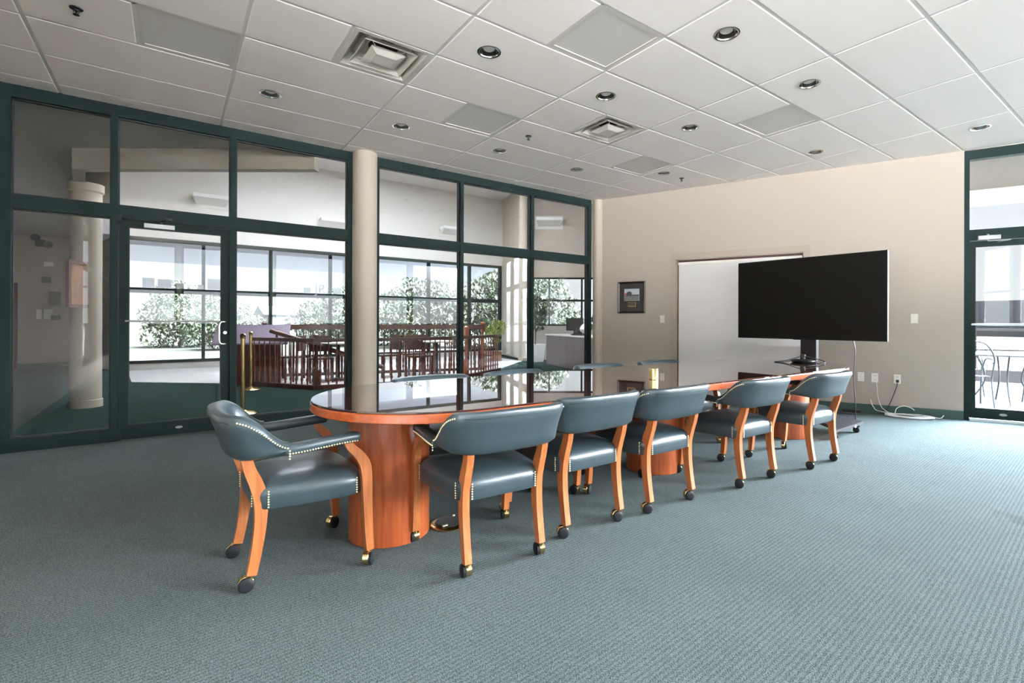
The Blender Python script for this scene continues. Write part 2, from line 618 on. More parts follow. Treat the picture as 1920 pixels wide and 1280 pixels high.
# back wall with a band of windows (behind the camera)
bm = NB()
WB = [(-1.05, .1), (0.2, 2.3), (2.4, 4.4), (4.5, 6.5), (6.6, 8.6)]
xs = [XL - .2] + [v for ab in WB for v in ab] + [8.9]
for k in range(0, len(xs), 2):
    box(bm, (xs[k], YB - .2, 0), (xs[k + 1], YB, HC + .25))
for a, b in WB:
    box(bm, (a, YB - .2, 0), (b, YB, 1.02 if a > -2 else .06))  # solid sills added to cut ground light and its reflection in the glass
    box(bm, (a, YB - .2, 3.16), (b, YB, HC + .25))
struct('wall_back', bm, M_WALL, smooth=False)
for k, (a, b) in enumerate(WB):
    zs = 1.02 if a > -2 else .06
    bm = NB()
    for lo, hi in (((a, YB - .13, zs), (a + .05, YB - .03, 3.16)), ((b - .05, YB - .13, zs), (b, YB - .03, 3.16)),
                   ((a, YB - .13, zs), (b, YB - .03, zs + .06)), ((a, YB - .13, 3.10), (b, YB - .03, 3.16)),
                   ((a, YB - .12, 1.95), (b, YB - .04, 2.0))):
        box(bm, lo, hi)
    w = struct('window_%d' % (50 + k), bm, M_FRAME, smooth=False)
    bm = NB()
    box(bm, (a, YB - .085, zs), (b, YB - .079, 3.16))
    obj('pane', bm, M_GLASSO, w, smooth=False)
# short slanted closing wall at the back right
bm = NB()
prism(bm, [(ER.x, ER.y), (8.7, YB), (8.95, YB), (ER.x + .25, ER.y)], 0, HC + .25)
struct('wall_corner', bm, M_WALL, smooth=False)

# right wall: solid with a cased opening, then glazing
OP0, OP1, OPZ = 1.40, 3.16, 2.125
bm = NB()
T = mrw(0)
box(bm, (-.02, -.2, 0), (OP0, 0, HC + .25), T)
box(bm, (OP0, -.2, OPZ), (OP1, 0, HC + .25), T)
box(bm, (OP0, -.2, 0), (OP1, -.09, OPZ), T)
box(bm, (OP1, -.2, 0), (S_DOOR, 0, HC + .25), T)
box(bm, (S_DOOR, -.2, HC - .012), (9.0, 0, HC + .25), T)
struct('wall_right', bm, M_WALL, smooth=False)
# baseboards
bm = NB()
box(bm, (0.1, 0, 0), (OP0 - .09, .012, .105), T)
box(bm, (OP1 + .09, 0, 0), (S_DOOR - .002, .012, .105), T)
bevel(bm, .004, 1)
struct('baseboard_right', bm, M_BASE)
bm = NB()
box(bm, (XL, YB, 0), (XL + .012, YG, .105))
struct('baseboard_left', bm, M_BASE)
# corner pilaster and round column
bm = NB()
lathe(bm, [(.085, 0), (.085, HC)], 32, (5.775, 6.185, 0))
struct('trim_2', bm, M_COLUMN)
bm = NB()
lathe(bm, [(.150, 0), (.150, .1), (.143, .104), (.143, HC - .02), (.143, HC)], 48, (1.893, 6.20, 0))
struct('trim_1', bm, M_COLUMN)

# casing of the opening
bm = NB()
W_ = .075
for lo, hi in (((OP0 - W_, 0, 0), (OP0, .022, OPZ + .09)), ((OP1, 0, 0), (OP1 + W_, .022, OPZ + .09)),
               ((OP0, 0, OPZ), (OP1, .022, OPZ + .09)), ((OP0, -.09, 0), (OP0 + .012, .0, OPZ)),
               ((OP1 - .012, -.09, 0), (OP1, 0, OPZ)), ((OP0, -.09, OPZ - .012), (OP1, 0, OPZ))):
    box(bm, lo, hi, T)
bevel(bm, .003, 1)
struct('trim_3', bm, M_TRIM)
wb = thing('whiteboard', 'glossy white sliding whiteboard panel filling the beige cased opening behind the television', 'whiteboard',
           rw((OP0 + OP1) / 2, 0, -.04))
inv = Matrix.Translation(-wb.location)
bm = NB()
box(bm, (OP0 + .03, -.035, .02), (OP1 - .02, .0, 2.045), inv @ mrw(0, -.03))
obj('panel', bm, M_BOARD, wb, smooth=False)
bm = NB()
box(bm, (OP0 + .022, -.03, 2.045), (OP1 - .02, .008, 2.082), inv @ mrw(0, -.03))
obj('top_rail', bm, M_IVORY, wb, smooth=False)
bm = NB()
box(bm, (OP0 + .03, -.05, 2.084), (OP1 - .02, -.01, 2.112), inv @ mrw(0, -.03))
obj('track', bm, M_MAROON, wb, smooth=False)

# ------------------------------------------------------------------ ceiling grid
GX0, GY0, TL = -2.0338, 4.7865, 0.6096
DL = [(.709, 5.092), (1.931, 5.105), (1.930, 3.284), (3.151, 5.105), (4.370, 5.104), (3.157, 3.282), (5.437, 4.497),
      (4.376, 3.275), (3.158, 2.054), (4.388, 2.055), (6.209, 2.823), (6.796, 1.426)]
PANELS = [(1, 0), (3, 0), (3, 3), (5, 3), (5, 0)]        # half cells at i+.5 .. i+1
DIFFS = [(2, 1), (4, 1)]
bm = NB()
special = set(PANELS + DIFFS)
G = 0.011


def cell(bm, x0, x1, y0, y1):
    zt, zf = HC, HC - .004
    o = [(x0 + G, y0 + G), (x1 - G, y0 + G), (x1 - G, y1 - G), (x0 + G, y1 - G)]
    q = G + .006
    i = [(x0 + q, y0 + q), (x1 - q, y0 + q), (x1 - q, y1 - q), (x0 + q, y1 - q)]
    vo = [bm.verts.new((*p, zt)) for p in o]
    vi = [bm.verts.new((*p, zf)) for p in i]
    for k in range(4):
        l = (k + 1) % 4
        bm.faces.new((vo[k], vo[l], vi[l], vi[k])).material_index = 0
    hole = [d for d in DL if x0 < d[0] < x1 and y0 < d[1] < y1]
    if not hole:
        bm.faces.new(vi)
        return
    hx, hy = hole[0]
    hv = [bm.verts.new((hx + .076 * math.cos(2 * PI * k / 28), hy + .076 * math.sin(2 * PI * k / 28), zf)) for k in range(28)]
    polys = [[v.co.copy() for v in vi], [v.co.copy() for v in hv]]
    allv = vi + hv
    for tri in tessellate_polygon(polys):
        bm.faces.new([allv[k] for k in tri])


for i in range(0, 9):
    for j in range(-4, 15):
        x0, x1 = GX0 + i * 2 * TL, GX0 + (i + 1) * 2 * TL
        y1, y0 = GY0 - j * TL, GY0 - (j + 1) * TL
        if (i, j) in special:
            cell(bm, x0, x0 + TL, y0, y1)
        else:
            cell(bm, x0, x1, y0, y1)
        # the grid strip round the cell
        xs_ = [x0 + TL] if (i, j) in special else []
        for a, b, c, d in [(x0 - G, y0, x0 + G, y1), (x0 + G, y1 - G, x1 - G, y1), (x0 + G, y0, x1 - G, y0 + G)] + [(x - G, y0, x + G, y1) for x in xs_]:
            f = bm.faces.new([bm.verts.new(p) for p in ((a, b, HC), (c, b, HC), (c, d, HC), (a, d, HC))])
            f.material_index = 1
for co, no in (((CR.x, CR.y, 0), (-NR.x, -NR.y, 0)), ((0, YG + .05, 0), (0, 1, 0)), ((XL, 0, 0), (-1, 0, 0)), ((0, YB, 0), (0, -1, 0))):
    bmesh.ops.bisect_plane(bm, geom=bm.verts[:] + bm.edges[:] + bm.faces[:], plane_co=co, plane_no=no, clear_outer=True)
for f in bm.faces:
    f.normal_update()
    if f.normal.z > 0.3:
        f.normal_flip()
me = bpy.data.meshes.new('ceiling')
bm.to_mesh(me)
bm.free()
me.materials.append(M_TILE)
me.materials.append(M_TBAR)
ceil_o = bpy.data.objects.new('ceiling', me)
COL.objects.link(ceil_o)
ceil_o['kind'] = 'structure'
# roof deck above the tiles
bm = NB()
prism(bm, [(XL - .2, YG + .12), (CR.x + .1, YG + .12), (ER.x + .1, ER.y), (8.9, YB - .2), (XL - .2, YB - .2)], 3.46, 3.56)
struct('ceiling_deck', bm, M_CONC, smooth=False)

# grey lay-in light panels
PLAB = {(1, 0): 'square grey flush ceiling light above the left glass bays, largest in view',
        (3, 0): 'square grey flush ceiling light between two downlights near the column',
        (3, 3): 'square grey flush ceiling light at the top of the photo, over the near chairs',
        (5, 3): 'faint square grey ceiling light nearest the television wall, on the right',
        (5, 0): 'square grey flush ceiling light beyond the second air diffuser'}
for (i, j) in PANELS:
    x0 = GX0 + (i * 2 + 1) * TL
    y1 = GY0 - j * TL
    t = thing('ceiling_light', PLAB[(i, j)], 'ceiling light', (x0 + TL / 2, y1 - TL / 2, HC), 0, 'square ceiling light panels')
    h, a = TL / 2 - G, TL / 2 - G - .028
    bm = NB()
    for lo, hi in (((-h, -h, 0), (h, -a, .02)), ((-h, a, 0), (h, h, .02)), ((-h, -a, 0), (-a, a, .02)), ((a, -a, 0), (h, a, .02))):
        box(bm, lo, hi)
    obj('frame', bm, M_DIFF, t, smooth=False)
    bm = NB()
    box(bm, (-a, -a, .006), (a, a, .02))
    obj('lens', bm, M_LENS, t, smooth=False)

# air diffusers: nested square cones
DLAB = {(2, 1): 'large square white air diffuser at the top centre, nearest the camera',
        (4, 1): 'smaller-looking square air diffuser over the far half of the table'}


def sq(bm, h0, z0, h1, z1, th=.006):
    rings = []
    for h, z in ((h0, z0), (h1, z1), (h1 - th, z1), (h0 - th, z0)):
        rings.append([Vector((sx * h, sy * h, z)) for sx, sy in ((-1, -1), (1, -1), (1, 1), (-1, 1))])
    ring_loft(bm, rings, closed=True)


for (i, j) in DIFFS:
    x0 = GX0 + (i * 2 + 1) * TL
    y1 = GY0 - j * TL
    t = thing('air_diffuser', DLAB[(i, j)], 'air vent', (x0 + TL / 2, y1 - TL / 2, HC), 0, 'square ceiling air diffusers')
    bm = NB()
    h = TL / 2 - G
    sq(bm, h, -.004, h, .012, .03)
    sq(bm, h - .03, -.004, .19, .085, .004)
    obj('outer_frame', bm, M_DIFF, t, smooth=False)
    bm = NB()
    sq(bm, .205, -.008, .145, .055, .006)
    obj('middle_ring', bm, M_DIFF, t, smooth=False)
    bm = NB()
    sq(bm, .135, -.004, .12, .014, .005)
    rings = []
    for h_, z_ in ((.131, -.002), (.075, -.026), (.0005, -.026)):
        rings.append([Vector((sx * h_, sy * h_, z_)) for sx, sy in ((-1, -1), (1, -1), (1, 1), (-1, 1))])
    ring_loft(bm, rings, False, True)
    obj('center_plate', bm, M_DIFF, t, smooth=False)
    bm = NB()
    box(bm, (-.195, -.195, .085), (.195, .195, .095))
    obj('back_pan', bm, M_DIFF, t, smooth=False)
    bm = NB()
    lathe(bm, [(.11, .080), (.11, .086)], 28)
    obj('duct_neck', bm, M_DARK, t)
    for sx, sy in ((1, 1), (-1, 1), (1, -1), (-1, -1)):
        bm = NB()
        tube(bm, [(sx * .09, sy * .11, .01), (sx * .15, sy * .17, .03), (sx * .185, sy * .2, .07)], .003, 6)
        obj('spring_wire', bm, M_WHITE, t)

# recessed downlights
DLL = ['recessed downlight over the glass door, leftmost of the row by the glass wall',
       'recessed downlight just right of the column, second in the row by the glass wall',
       'recessed downlight with dark rim right of the large air diffuser',
       'recessed downlight over the second glass bay right of the column, third in the glass-side row',
       'recessed downlight above the last glass bay, fourth in the glass-side row',
       'recessed downlight left above the farther air diffuser',
       'recessed downlight beside the far sprinkler, near the corner of the beige wall',
       'recessed downlight right of the farther air diffuser',
       'largest-looking recessed downlight at the top right of the centre',
       'recessed downlight on the right, above the faint grey ceiling panel',
       'small recessed downlight close to the beige wall above the television',
       'recessed downlight in front of the right-hand glass door, rightmost of all']
proto = None
for (x, y), lab in zip(DL, DLL):
    if proto is None:
        proto = thing('downlight', lab, 'downlight', (x, y, HC - .005), 0, 'recessed downlights')
        bm = NB()
        prof = [(.076, .004), (.090, .0), (.091, -.004), (.084, -.006), (.075, -.003), (.073, .002)]
        rings = [[Vector((r * math.cos(2 * PI * k / 36), r * math.sin(2 * PI * k / 36), z)) for k in range(36)] for r, z in prof]
        ring_loft(bm, rings, closed=True)
        obj('trim_ring', bm, M_CHROME, proto)
        bm = NB()
        lathe(bm, [(.074, .0), (.073, .03), (.064, .075), (.05, .115)], 36, cap=False)
        lathe(bm, [(.050, .115), (.02, .118)], 36, cap=True)
        obj('reflector', bm, M_CHROME, proto)
        bm = NB()
        lathe(bm, [(.004, .010), (.026, .012), (.043, .020), (.050, .036), (.046, .06), (.028, .1), (.024, .114)], 28)
        obj('bulb', bm, M_LENS, proto)
    else:
        c = copy_tree(proto)
        c.location = (x, y, HC - .005)
        c['label'] = lab

# sprinklers
SPR = [((-.51, 4.473), 'dark sprinkler head at the top left corner of the ceiling'),
       ((3.156, 4.506), 'sprinkler head in the middle of the ceiling, left of the farther air diffuser'),
       ((5.817, 4.494), 'sprinkler head next to the beige wall, beside the last downlight')]
proto = None
for (x, y), lab in SPR:
    if proto is None:
        proto = thing('sprinkler', lab, 'sprinkler', (x, y, HC - .005), 0, 'ceiling sprinklers')
        bm = NB()
        lathe(bm, [(.005, .0), (.036, -.001), (.034, -.006), (.014, -.009), (.012, -.018)], 24)
        obj('escutcheon', bm, M_STAND, proto)
        bm = NB()
        tube(bm, [(0, 0, -.014), (0, 0, -.04)], .005, 8)
        for s in (-1, 1):
            tube(bm, [(s * .006, 0, -.016), (s * .014, 0, -.026), (s * .004, 0, -.042)], .0022, 6)
        lathe(bm, [(.004, -.041), (.018, -.042), (.017, -.044), (.003, -.045)], 16)
        obj('deflector', bm, M_STAND, proto)
    else:
        c = copy_tree(proto)
        c.location = (x, y, HC - .005)
        c['label'] = lab

# ------------------------------------------------------------------ glass wall
YF, YK, YP = YG, YG + .11, YG + .05
POST = [(-1.195, -1.125), (-.468, -.415), (.495, .55), (1.70, 1.755), (2.03, 2.085), (3.215, 3.268), (4.428, 4.482), (5.618, 5.675)]
HZ0, TZ0, TZ1, SZ = 3.105, 2.135, 2.262, .12
bays = [(0, 1), (1, 2), (2, 3), (4, 5), (5, 6), (6, 7)]
for n, (a, b) in enumerate(bays):
    xa, xb = POST[a][1], POST[b][0]
    bm = NB()
    if a in (0, 4) or n in (0,):
        box(bm, (POST[a][0], YF, 0), (POST[a][1], YK, HC))
    box(bm, (POST[b][0], YF, 0), (POST[b][1], YK, HC))
    box(bm, (xa, YF + .001, HZ0), (xb, YK - .001, HC))
    box(bm, (xa, YF + .001, TZ0), (xb, YK - .001, TZ1))
    if n != 1:
        box(bm, (xa, YF + .001, 0), (xb, YK - .001, SZ))
    bevel(bm, .002, 1)
    w = struct('window_%d' % (n + 1), bm, M_FRAME)
    bm = NB()
    for z0, z1 in ((TZ1, HZ0),) + (((SZ, TZ0),) if n != 1 else ()):
        for lo, hi in (((xa, YP - .012, z0), (xa + .01, YP + .012, z1)), ((xb - .01, YP - .012, z0), (xb, YP + .012, z1)),
                       ((xa, YP - .012, z0), (xb, YP + .012, z0 + .01)), ((xa, YP - .012, z1 - .01), (xb, YP + .012, z1))):
            box(bm, lo, hi)
    obj('gasket', bm, M_GASKET, w, smooth=False)
    bm = NB()
    box(bm, (xa + .002, YP - .004, TZ1 + .002), (xb - .002, YP + .004, HZ0 - .002))
    obj('pane', bm, M_GLASS, w, smooth=False)
    if n != 1:
        bm = NB()
        box(bm, (xa + .002, YP - .004, SZ + .002), (xb - .002, YP + .004, TZ0 - .002))
        obj('pane', bm, M_GLASS, w, smooth=False)


def glazed_door(name, T, x0, x1, z0, z1, handle_right, stile=.072, rail=.062, bot=.128):
    """door leaf in local coords: x along, y into the room (negative y is the room side when T flips it)"""
    bm = NB()
    for lo, hi in (((x0, -.022, z0), (x0 + stile, .022, z1)), ((x1 - stile, -.022, z0), (x1, .022, z1)),
                   ((x0 + stile, -.021, z0), (x1 - stile, .021, z0 + bot)), ((x0 + stile, -.021, z1 - rail), (x1 - stile, .021, z1))):
        box(bm, lo, hi, T)
    bevel(bm, .002, 1)
    d = struct(name, bm, M_FRAME)
    bm = NB()
    box(bm, (x0 + stile, -.004, z0 + bot), (x1 - stile, .004, z1 - rail), T)
    obj('pane', bm, M_GLASS, d, smooth=False)
    bm = NB()
    a, b, c, e = x0 + stile, x1 - stile, z0 + bot, z1 - rail
    for lo, hi in (((a, .002, c), (a + .008, .02, e)), ((b - .008, .002, c), (b, .02, e)), ((a, .002, c), (b, .02, c + .008)), ((a, .002, e - .008), (b, .02, e))):
        box(bm, lo, hi, T)
    obj('gasket', bm, M_GASKET, d, smooth=False)
    return d


TG = Matrix(((1, 0, 0, 0), (0, -1, 0, YF + .045), (0, 0, 1, 0), (0, 0, 0, 1)))      # local y points into the room
d1 = glazed_door('door_1', TG, -.41, .49, .012, 2.125, True)
bm = NB()
tube(bm, [TG @ Vector((-.36, .032, 1.15)), TG @ Vector((.44, .032, 1.15))], .0085, 10)
for x in (-.355, .435):
    tube(bm, [TG @ Vector((x, .02, 1.15)), TG @ Vector((x, .034, 1.15))], .008, 8)
obj('push_bar', bm, M_STEEL, d1)
bm = NB()
pts = spline([(.452, .022, 1.145), (.448, .06, 1.145), (.41, .075, 1.14), (.396, .078, 1.10), (.396, .078, 1.03), (.396, .078, .95), (.41, .075, .915), (.448, .06, .91), (.452, .022, .91)], 5)
tube(bm, [TG @ Vector(p) for p in pts], .0115, 12)
obj('pull_handle', bm, M_STEEL, d1)
bm = NB()
tube(bm, [TG @ Vector((.452, .02, 1.03)), TG @ Vector((.452, .032, 1.03))], .018, 18)
obj('lock_cylinder', bm, M_STEEL, d1)
bm = NB()
boxc(bm, (-.10, .05, 2.085), (.24, .05, .042), TG)
bevel(bm, .006, 2)
obj('door_closer', bm, M_CLOSER, d1)
bm = NB()
tube(bm, [TG @ Vector((-.09, .06, 2.11)), TG @ Vector((-.09, .06, 2.135))], .014, 12)
tube(bm, [TG @ Vector((-.09, .06, 2.13)), TG @ Vector((-.05, .16, 2.14)), TG @ Vector((-.035, .05, 2.165))], .008, 8)
boxc(bm, (-.03, .048, 2.17), (.07, .012, .018), TG)
obj('closer_arm', bm, M_STAND, d1)
bm = NB()
for x, z in ((-.40, 2.14),):
    boxc(bm, (x, .055, z - .005), (.03, .022, .07), TG)
boxc(bm, (-.40, .05, .03), (.024, .02, .05), TG)
bevel(bm, .006, 2)
obj('pivot_hinge', bm, M_WHEEL, d1)
bm = NB()
lathe(bm, [(.03, 0), (.03, .003)], 24, mtx=TG @ Matrix.Translation((.06, .022, .075)) @ Matrix.Scale(.42, 4, (0, 0, 1)) @ Matrix.Rotation(R(-90), 4, 'X'))
obj('maker_plate', bm, M_CLOSER, d1)

# ------------------------------------------------------------------ glazing of the right wall
DW = .985                                   # door width of the right-hand door
RB = [(S_DOOR, S_DOOR + 1.04), (S_DOOR + 1.04, S_DOOR + 2.3), (S_DOOR + 2.3, S_DOOR + 3.55), (S_DOOR + 3.55, 9.0)]
for n, (a, b) in enumerate(RB):
    bm = NB()
    box(bm, (a, -.11, 0), (a + .05, 0, HC), T)
    if n == 3:
        box(bm, (b - .05, -.11, 0), (b, 0, HC), T)
    hi_b = b - (.05 if n == 3 else 0)
    box(bm, (a + .05, -.109, 3.10), (hi_b, -.001, HC), T)
    box(bm, (a + .05, -.109, TZ0), (hi_b, -.001, TZ1), T)
    if n:
        box(bm, (a + .05, -.109, 0), (hi_b, -.001, SZ), T)
    bevel(bm, .002, 1)
    w = struct('window_%d' % (n + 14), bm, M_FRAME)
    bm = NB()
    box(bm, (a + .052, -.06, TZ1 + .002), (hi_b - .002, -.052, 3.098), T)
    obj('pane', bm, M_GLASS, w, smooth=False)
    if n:
        bm = NB()
        box(bm, (a + .052, -.06, SZ + .002), (hi_b - .002, -.052, TZ0 - .002), T)
        obj('pane', bm, M_GLASS, w, smooth=False)
TD = mrw(0, -.045)
d2 = glazed_door('door_2', TD, S_DOOR + .054, S_DOOR + 1.036, .03, 2.125, False, .05, .062, .115)
bm = NB()
tube(bm, [TD @ Vector((S_DOOR + .075, .05, 1.14)), TD @ Vector((S_DOOR + 1.0, .05, 1.14))], .0125, 12)
for x in (S_DOOR + .08, S_DOOR + .995):
    tube(bm, [TD @ Vector((x, .02, 1.14)), TD @ Vector((x, .05, 1.14))], .011, 8)
obj('push_bar', bm, M_STEEL, d2)
bm = NB()
boxc(bm, (S_DOOR + .22, .075, 2.155), (.2, .05, .046), TD)
bevel(bm, .008, 2)
tube(bm, [TD @ Vector((S_DOOR + .21, .075, 2.12)), TD @ Vector((S_DOOR + .21, .075, 2.195))], .013, 12)
obj('door_closer', bm, M_CLOSER, d2)
bm = NB()
tube(bm, [TD @ Vector((S_DOOR + .21, .07, 2.118)), TD @ Vector((S_DOOR + .40, .13, 2.112)), TD @ Vector((S_DOOR + .30, .05, 2.10))], .007, 8)
obj('closer_arm', bm, M_STEEL, d2)
bm = NB()
lathe(bm, [(.035, 0), (.035, .003)], 24, mtx=TD @ Matrix.Translation((S_DOOR + .36, .022, .09)) @ Matrix.Scale(.42, 4, (0, 0, 1)) @ Matrix.Rotation(R(-90), 4, 'X'))
obj('maker_plate', bm, M_CLOSER, d2)
bm = NB()
box(bm, (S_DOOR + .05, -.12, 0), (S_DOOR + 1.04, .03, .022), T)
box(bm, (S_DOOR + .05, -.02, .022), (S_DOOR + 1.04, .0, .028), T)
struct('trim_4', bm, M_STEEL, smooth=False)

# ================================================================== TABLE
TX0, TXL = (3.01, 2.62), 4.90
t_rot = R(-1.4)
tbl = thing('conference_table', 'long cherry conference table with rounded ends, glass top and three drum pedestals', 'table', (TX0[0], TX0[1], 0), t_rot)


def stadium(L, r, n=28):
    h = L / 2 - r
    pts = []
    for k in range(n + 1):
        a = -PI / 2 + PI * k / n
        pts.append((h + r * math.cos(a), r * math.sin(a)))
    for k in range(n + 1):
        a = PI / 2 + PI * k / n
        pts.append((-h + r * math.cos(a), r * math.sin(a)))
    return pts


bm = NB()
prof = [(-.02, .692), (-.004, .694), (0, .698), (0, .733), (-.003, .737), (-.012, .738)]
rings = []
for dr, z in prof:
    rings.append([Vector((x, y, z)) for x, y in stadium(TXL + 2 * dr, .622 + dr)])
ring_loft(bm, rings)
obj('tabletop', bm, M_CHERRYX, tbl, ang=30)
bm = NB()
rings = [[Vector((x, y, z)) for x, y in stadium(TXL + 2 * dr, .622 + dr)] for dr, z in ((-.006, .7385), (-.004, .740), (-.004, .746), (-.006, .7475))]
ring_loft(bm, rings)
obj('glass_top', bm, M_TABLEGLASS, tbl, ang=20)
for px in (-2.05, .06, 2.05):
    bm = NB()
    lathe(bm, [(.206, 0), (.212, .004), (.212, .69), (.2, .692)], 56, (px, .02, 0))
    obj('pedestal', bm, M_CHERRY, tbl, ang=30)

# ================================================================== CHAIRS
def leg_prism(pts, x0, x1):
    sp = spline(pts, 6)
    L, Rr = [], []
    for i, (y, z, w_) in enumerate(sp):
        a = sp[max(i - 1, 0)]
        b = sp[min(i + 1, len(sp) - 1)]
        dy, dz = b[0] - a[0], b[1] - a[1]
        l = math.hypot(dy, dz)
        ny, nz = -dz / l, dy / l
        L.append((y + ny * w_ / 2, z + nz * w_ / 2))
        Rr.append((y - ny * w_ / 2, z - nz * w_ / 2))
    bm = NB()
    rings = []
    for (ya, za), (yb, zb) in zip(L, Rr):
        rings.append([Vector((x0, ya, za)), Vector((x1, ya, za)), Vector((x1, yb, zb)), Vector((x0, yb, zb))])
    ring_loft(bm, rings)
    bevel(bm, .0035, 2, 50)
    return bm


def caster_meshes():
    # swivel frame: origin at the stem axis, floor at z = 0; the wheel trails in -y
    bm = NB()
    r, yw = .030, -.019
    # brass hood: a drum on one side and a cap over the wheel
    for x0, x1, rr in ((-.024, .005, r + .001),):
        rings = []
        for x, q in ((x0, rr - .004), (x0 + .003, rr), (x1 - .002, rr), (x1, rr - .002)):
            rings.append([Vector((x, yw + q * math.cos(2 * PI * k / 24), r + .002 + q * math.sin(2 * PI * k / 24))) for k in range(24)])
        ring_loft(bm, rings)
    lathe(bm, [(.010, .05), (.010, .062), (.015, .063), (.015, .068)], 14)
    obj_h = bm
    bm2 = NB()
    rings = []
    for x, q in ((.005, r - .002), (.007, r), (.018, r), (.021, r - .004), (.0225, r - .014)):
        rings.append([Vector((x, yw + q * math.cos(2 * PI * k / 24), r + q * math.sin(2 * PI * k / 24))) for k in range(24)])
    ring_loft(bm2, rings)
    return obj_h, bm2


def nail_row(pts, r=.0046):
    """pts: (position, outward normal)"""
    bm = NB()
    for p, n in pts:
        q = Vector(n).to_track_quat('Z', 'Y').to_matrix().to_4x4()
        mt = Matrix.Translation(p) @ q
        lathe(bm, [(r, -.001), (r * .85, .0016), (r * .45, .0031), (r * .05, .0035)], 7, mtx=mt)
    return bm


BP = spline([(-.284, -.105), (-.281, -.16), (-.267, -.214), (-.234, -.258), (-.17, -.283), (-.09, -.293), (0, -.296),
             (.09, -.293), (.17, -.283), (.234, -.258), (.267, -.214), (.281, -.16), (.284, -.105)], 5)


def smooth01(t):
    t = max(0, min(1, t))
    return t * t * (3 - 2 * t)


def back_shape():
    n = len(BP)
    cum = [0]
    for i in range(1, n):
        cum.append(cum[-1] + math.dist(BP[i], BP[i - 1]))
    out = []
    for i, (x, y) in enumerate(BP):
        u = abs(2 * cum[i] / cum[-1] - 1)
        a, b = BP[max(i - 1, 0)], BP[min(i + 1, n - 1)]
        tx, ty = b[0] - a[0], b[1] - a[1]
        l = math.hypot(tx, ty)
        nx, ny = ty / l, -tx / l          # outward (to -y at the middle)
        zt = .768 - .006 * u - .126 * smooth01((u - .585) / .41)
        zb = .562 + .022 * smooth01((u - .45) / .55)
        th = .058 - .012 * smooth01((u - .5) / .5)
        out.append((Vector((x, y, 0)), Vector((nx, ny, 0)), zb, zt, th, u))
    return out


BS = back_shape()


def lean(z, u):
    return (z - .60) * .30 * (1 - .75 * smooth01((u - .45) / .5))


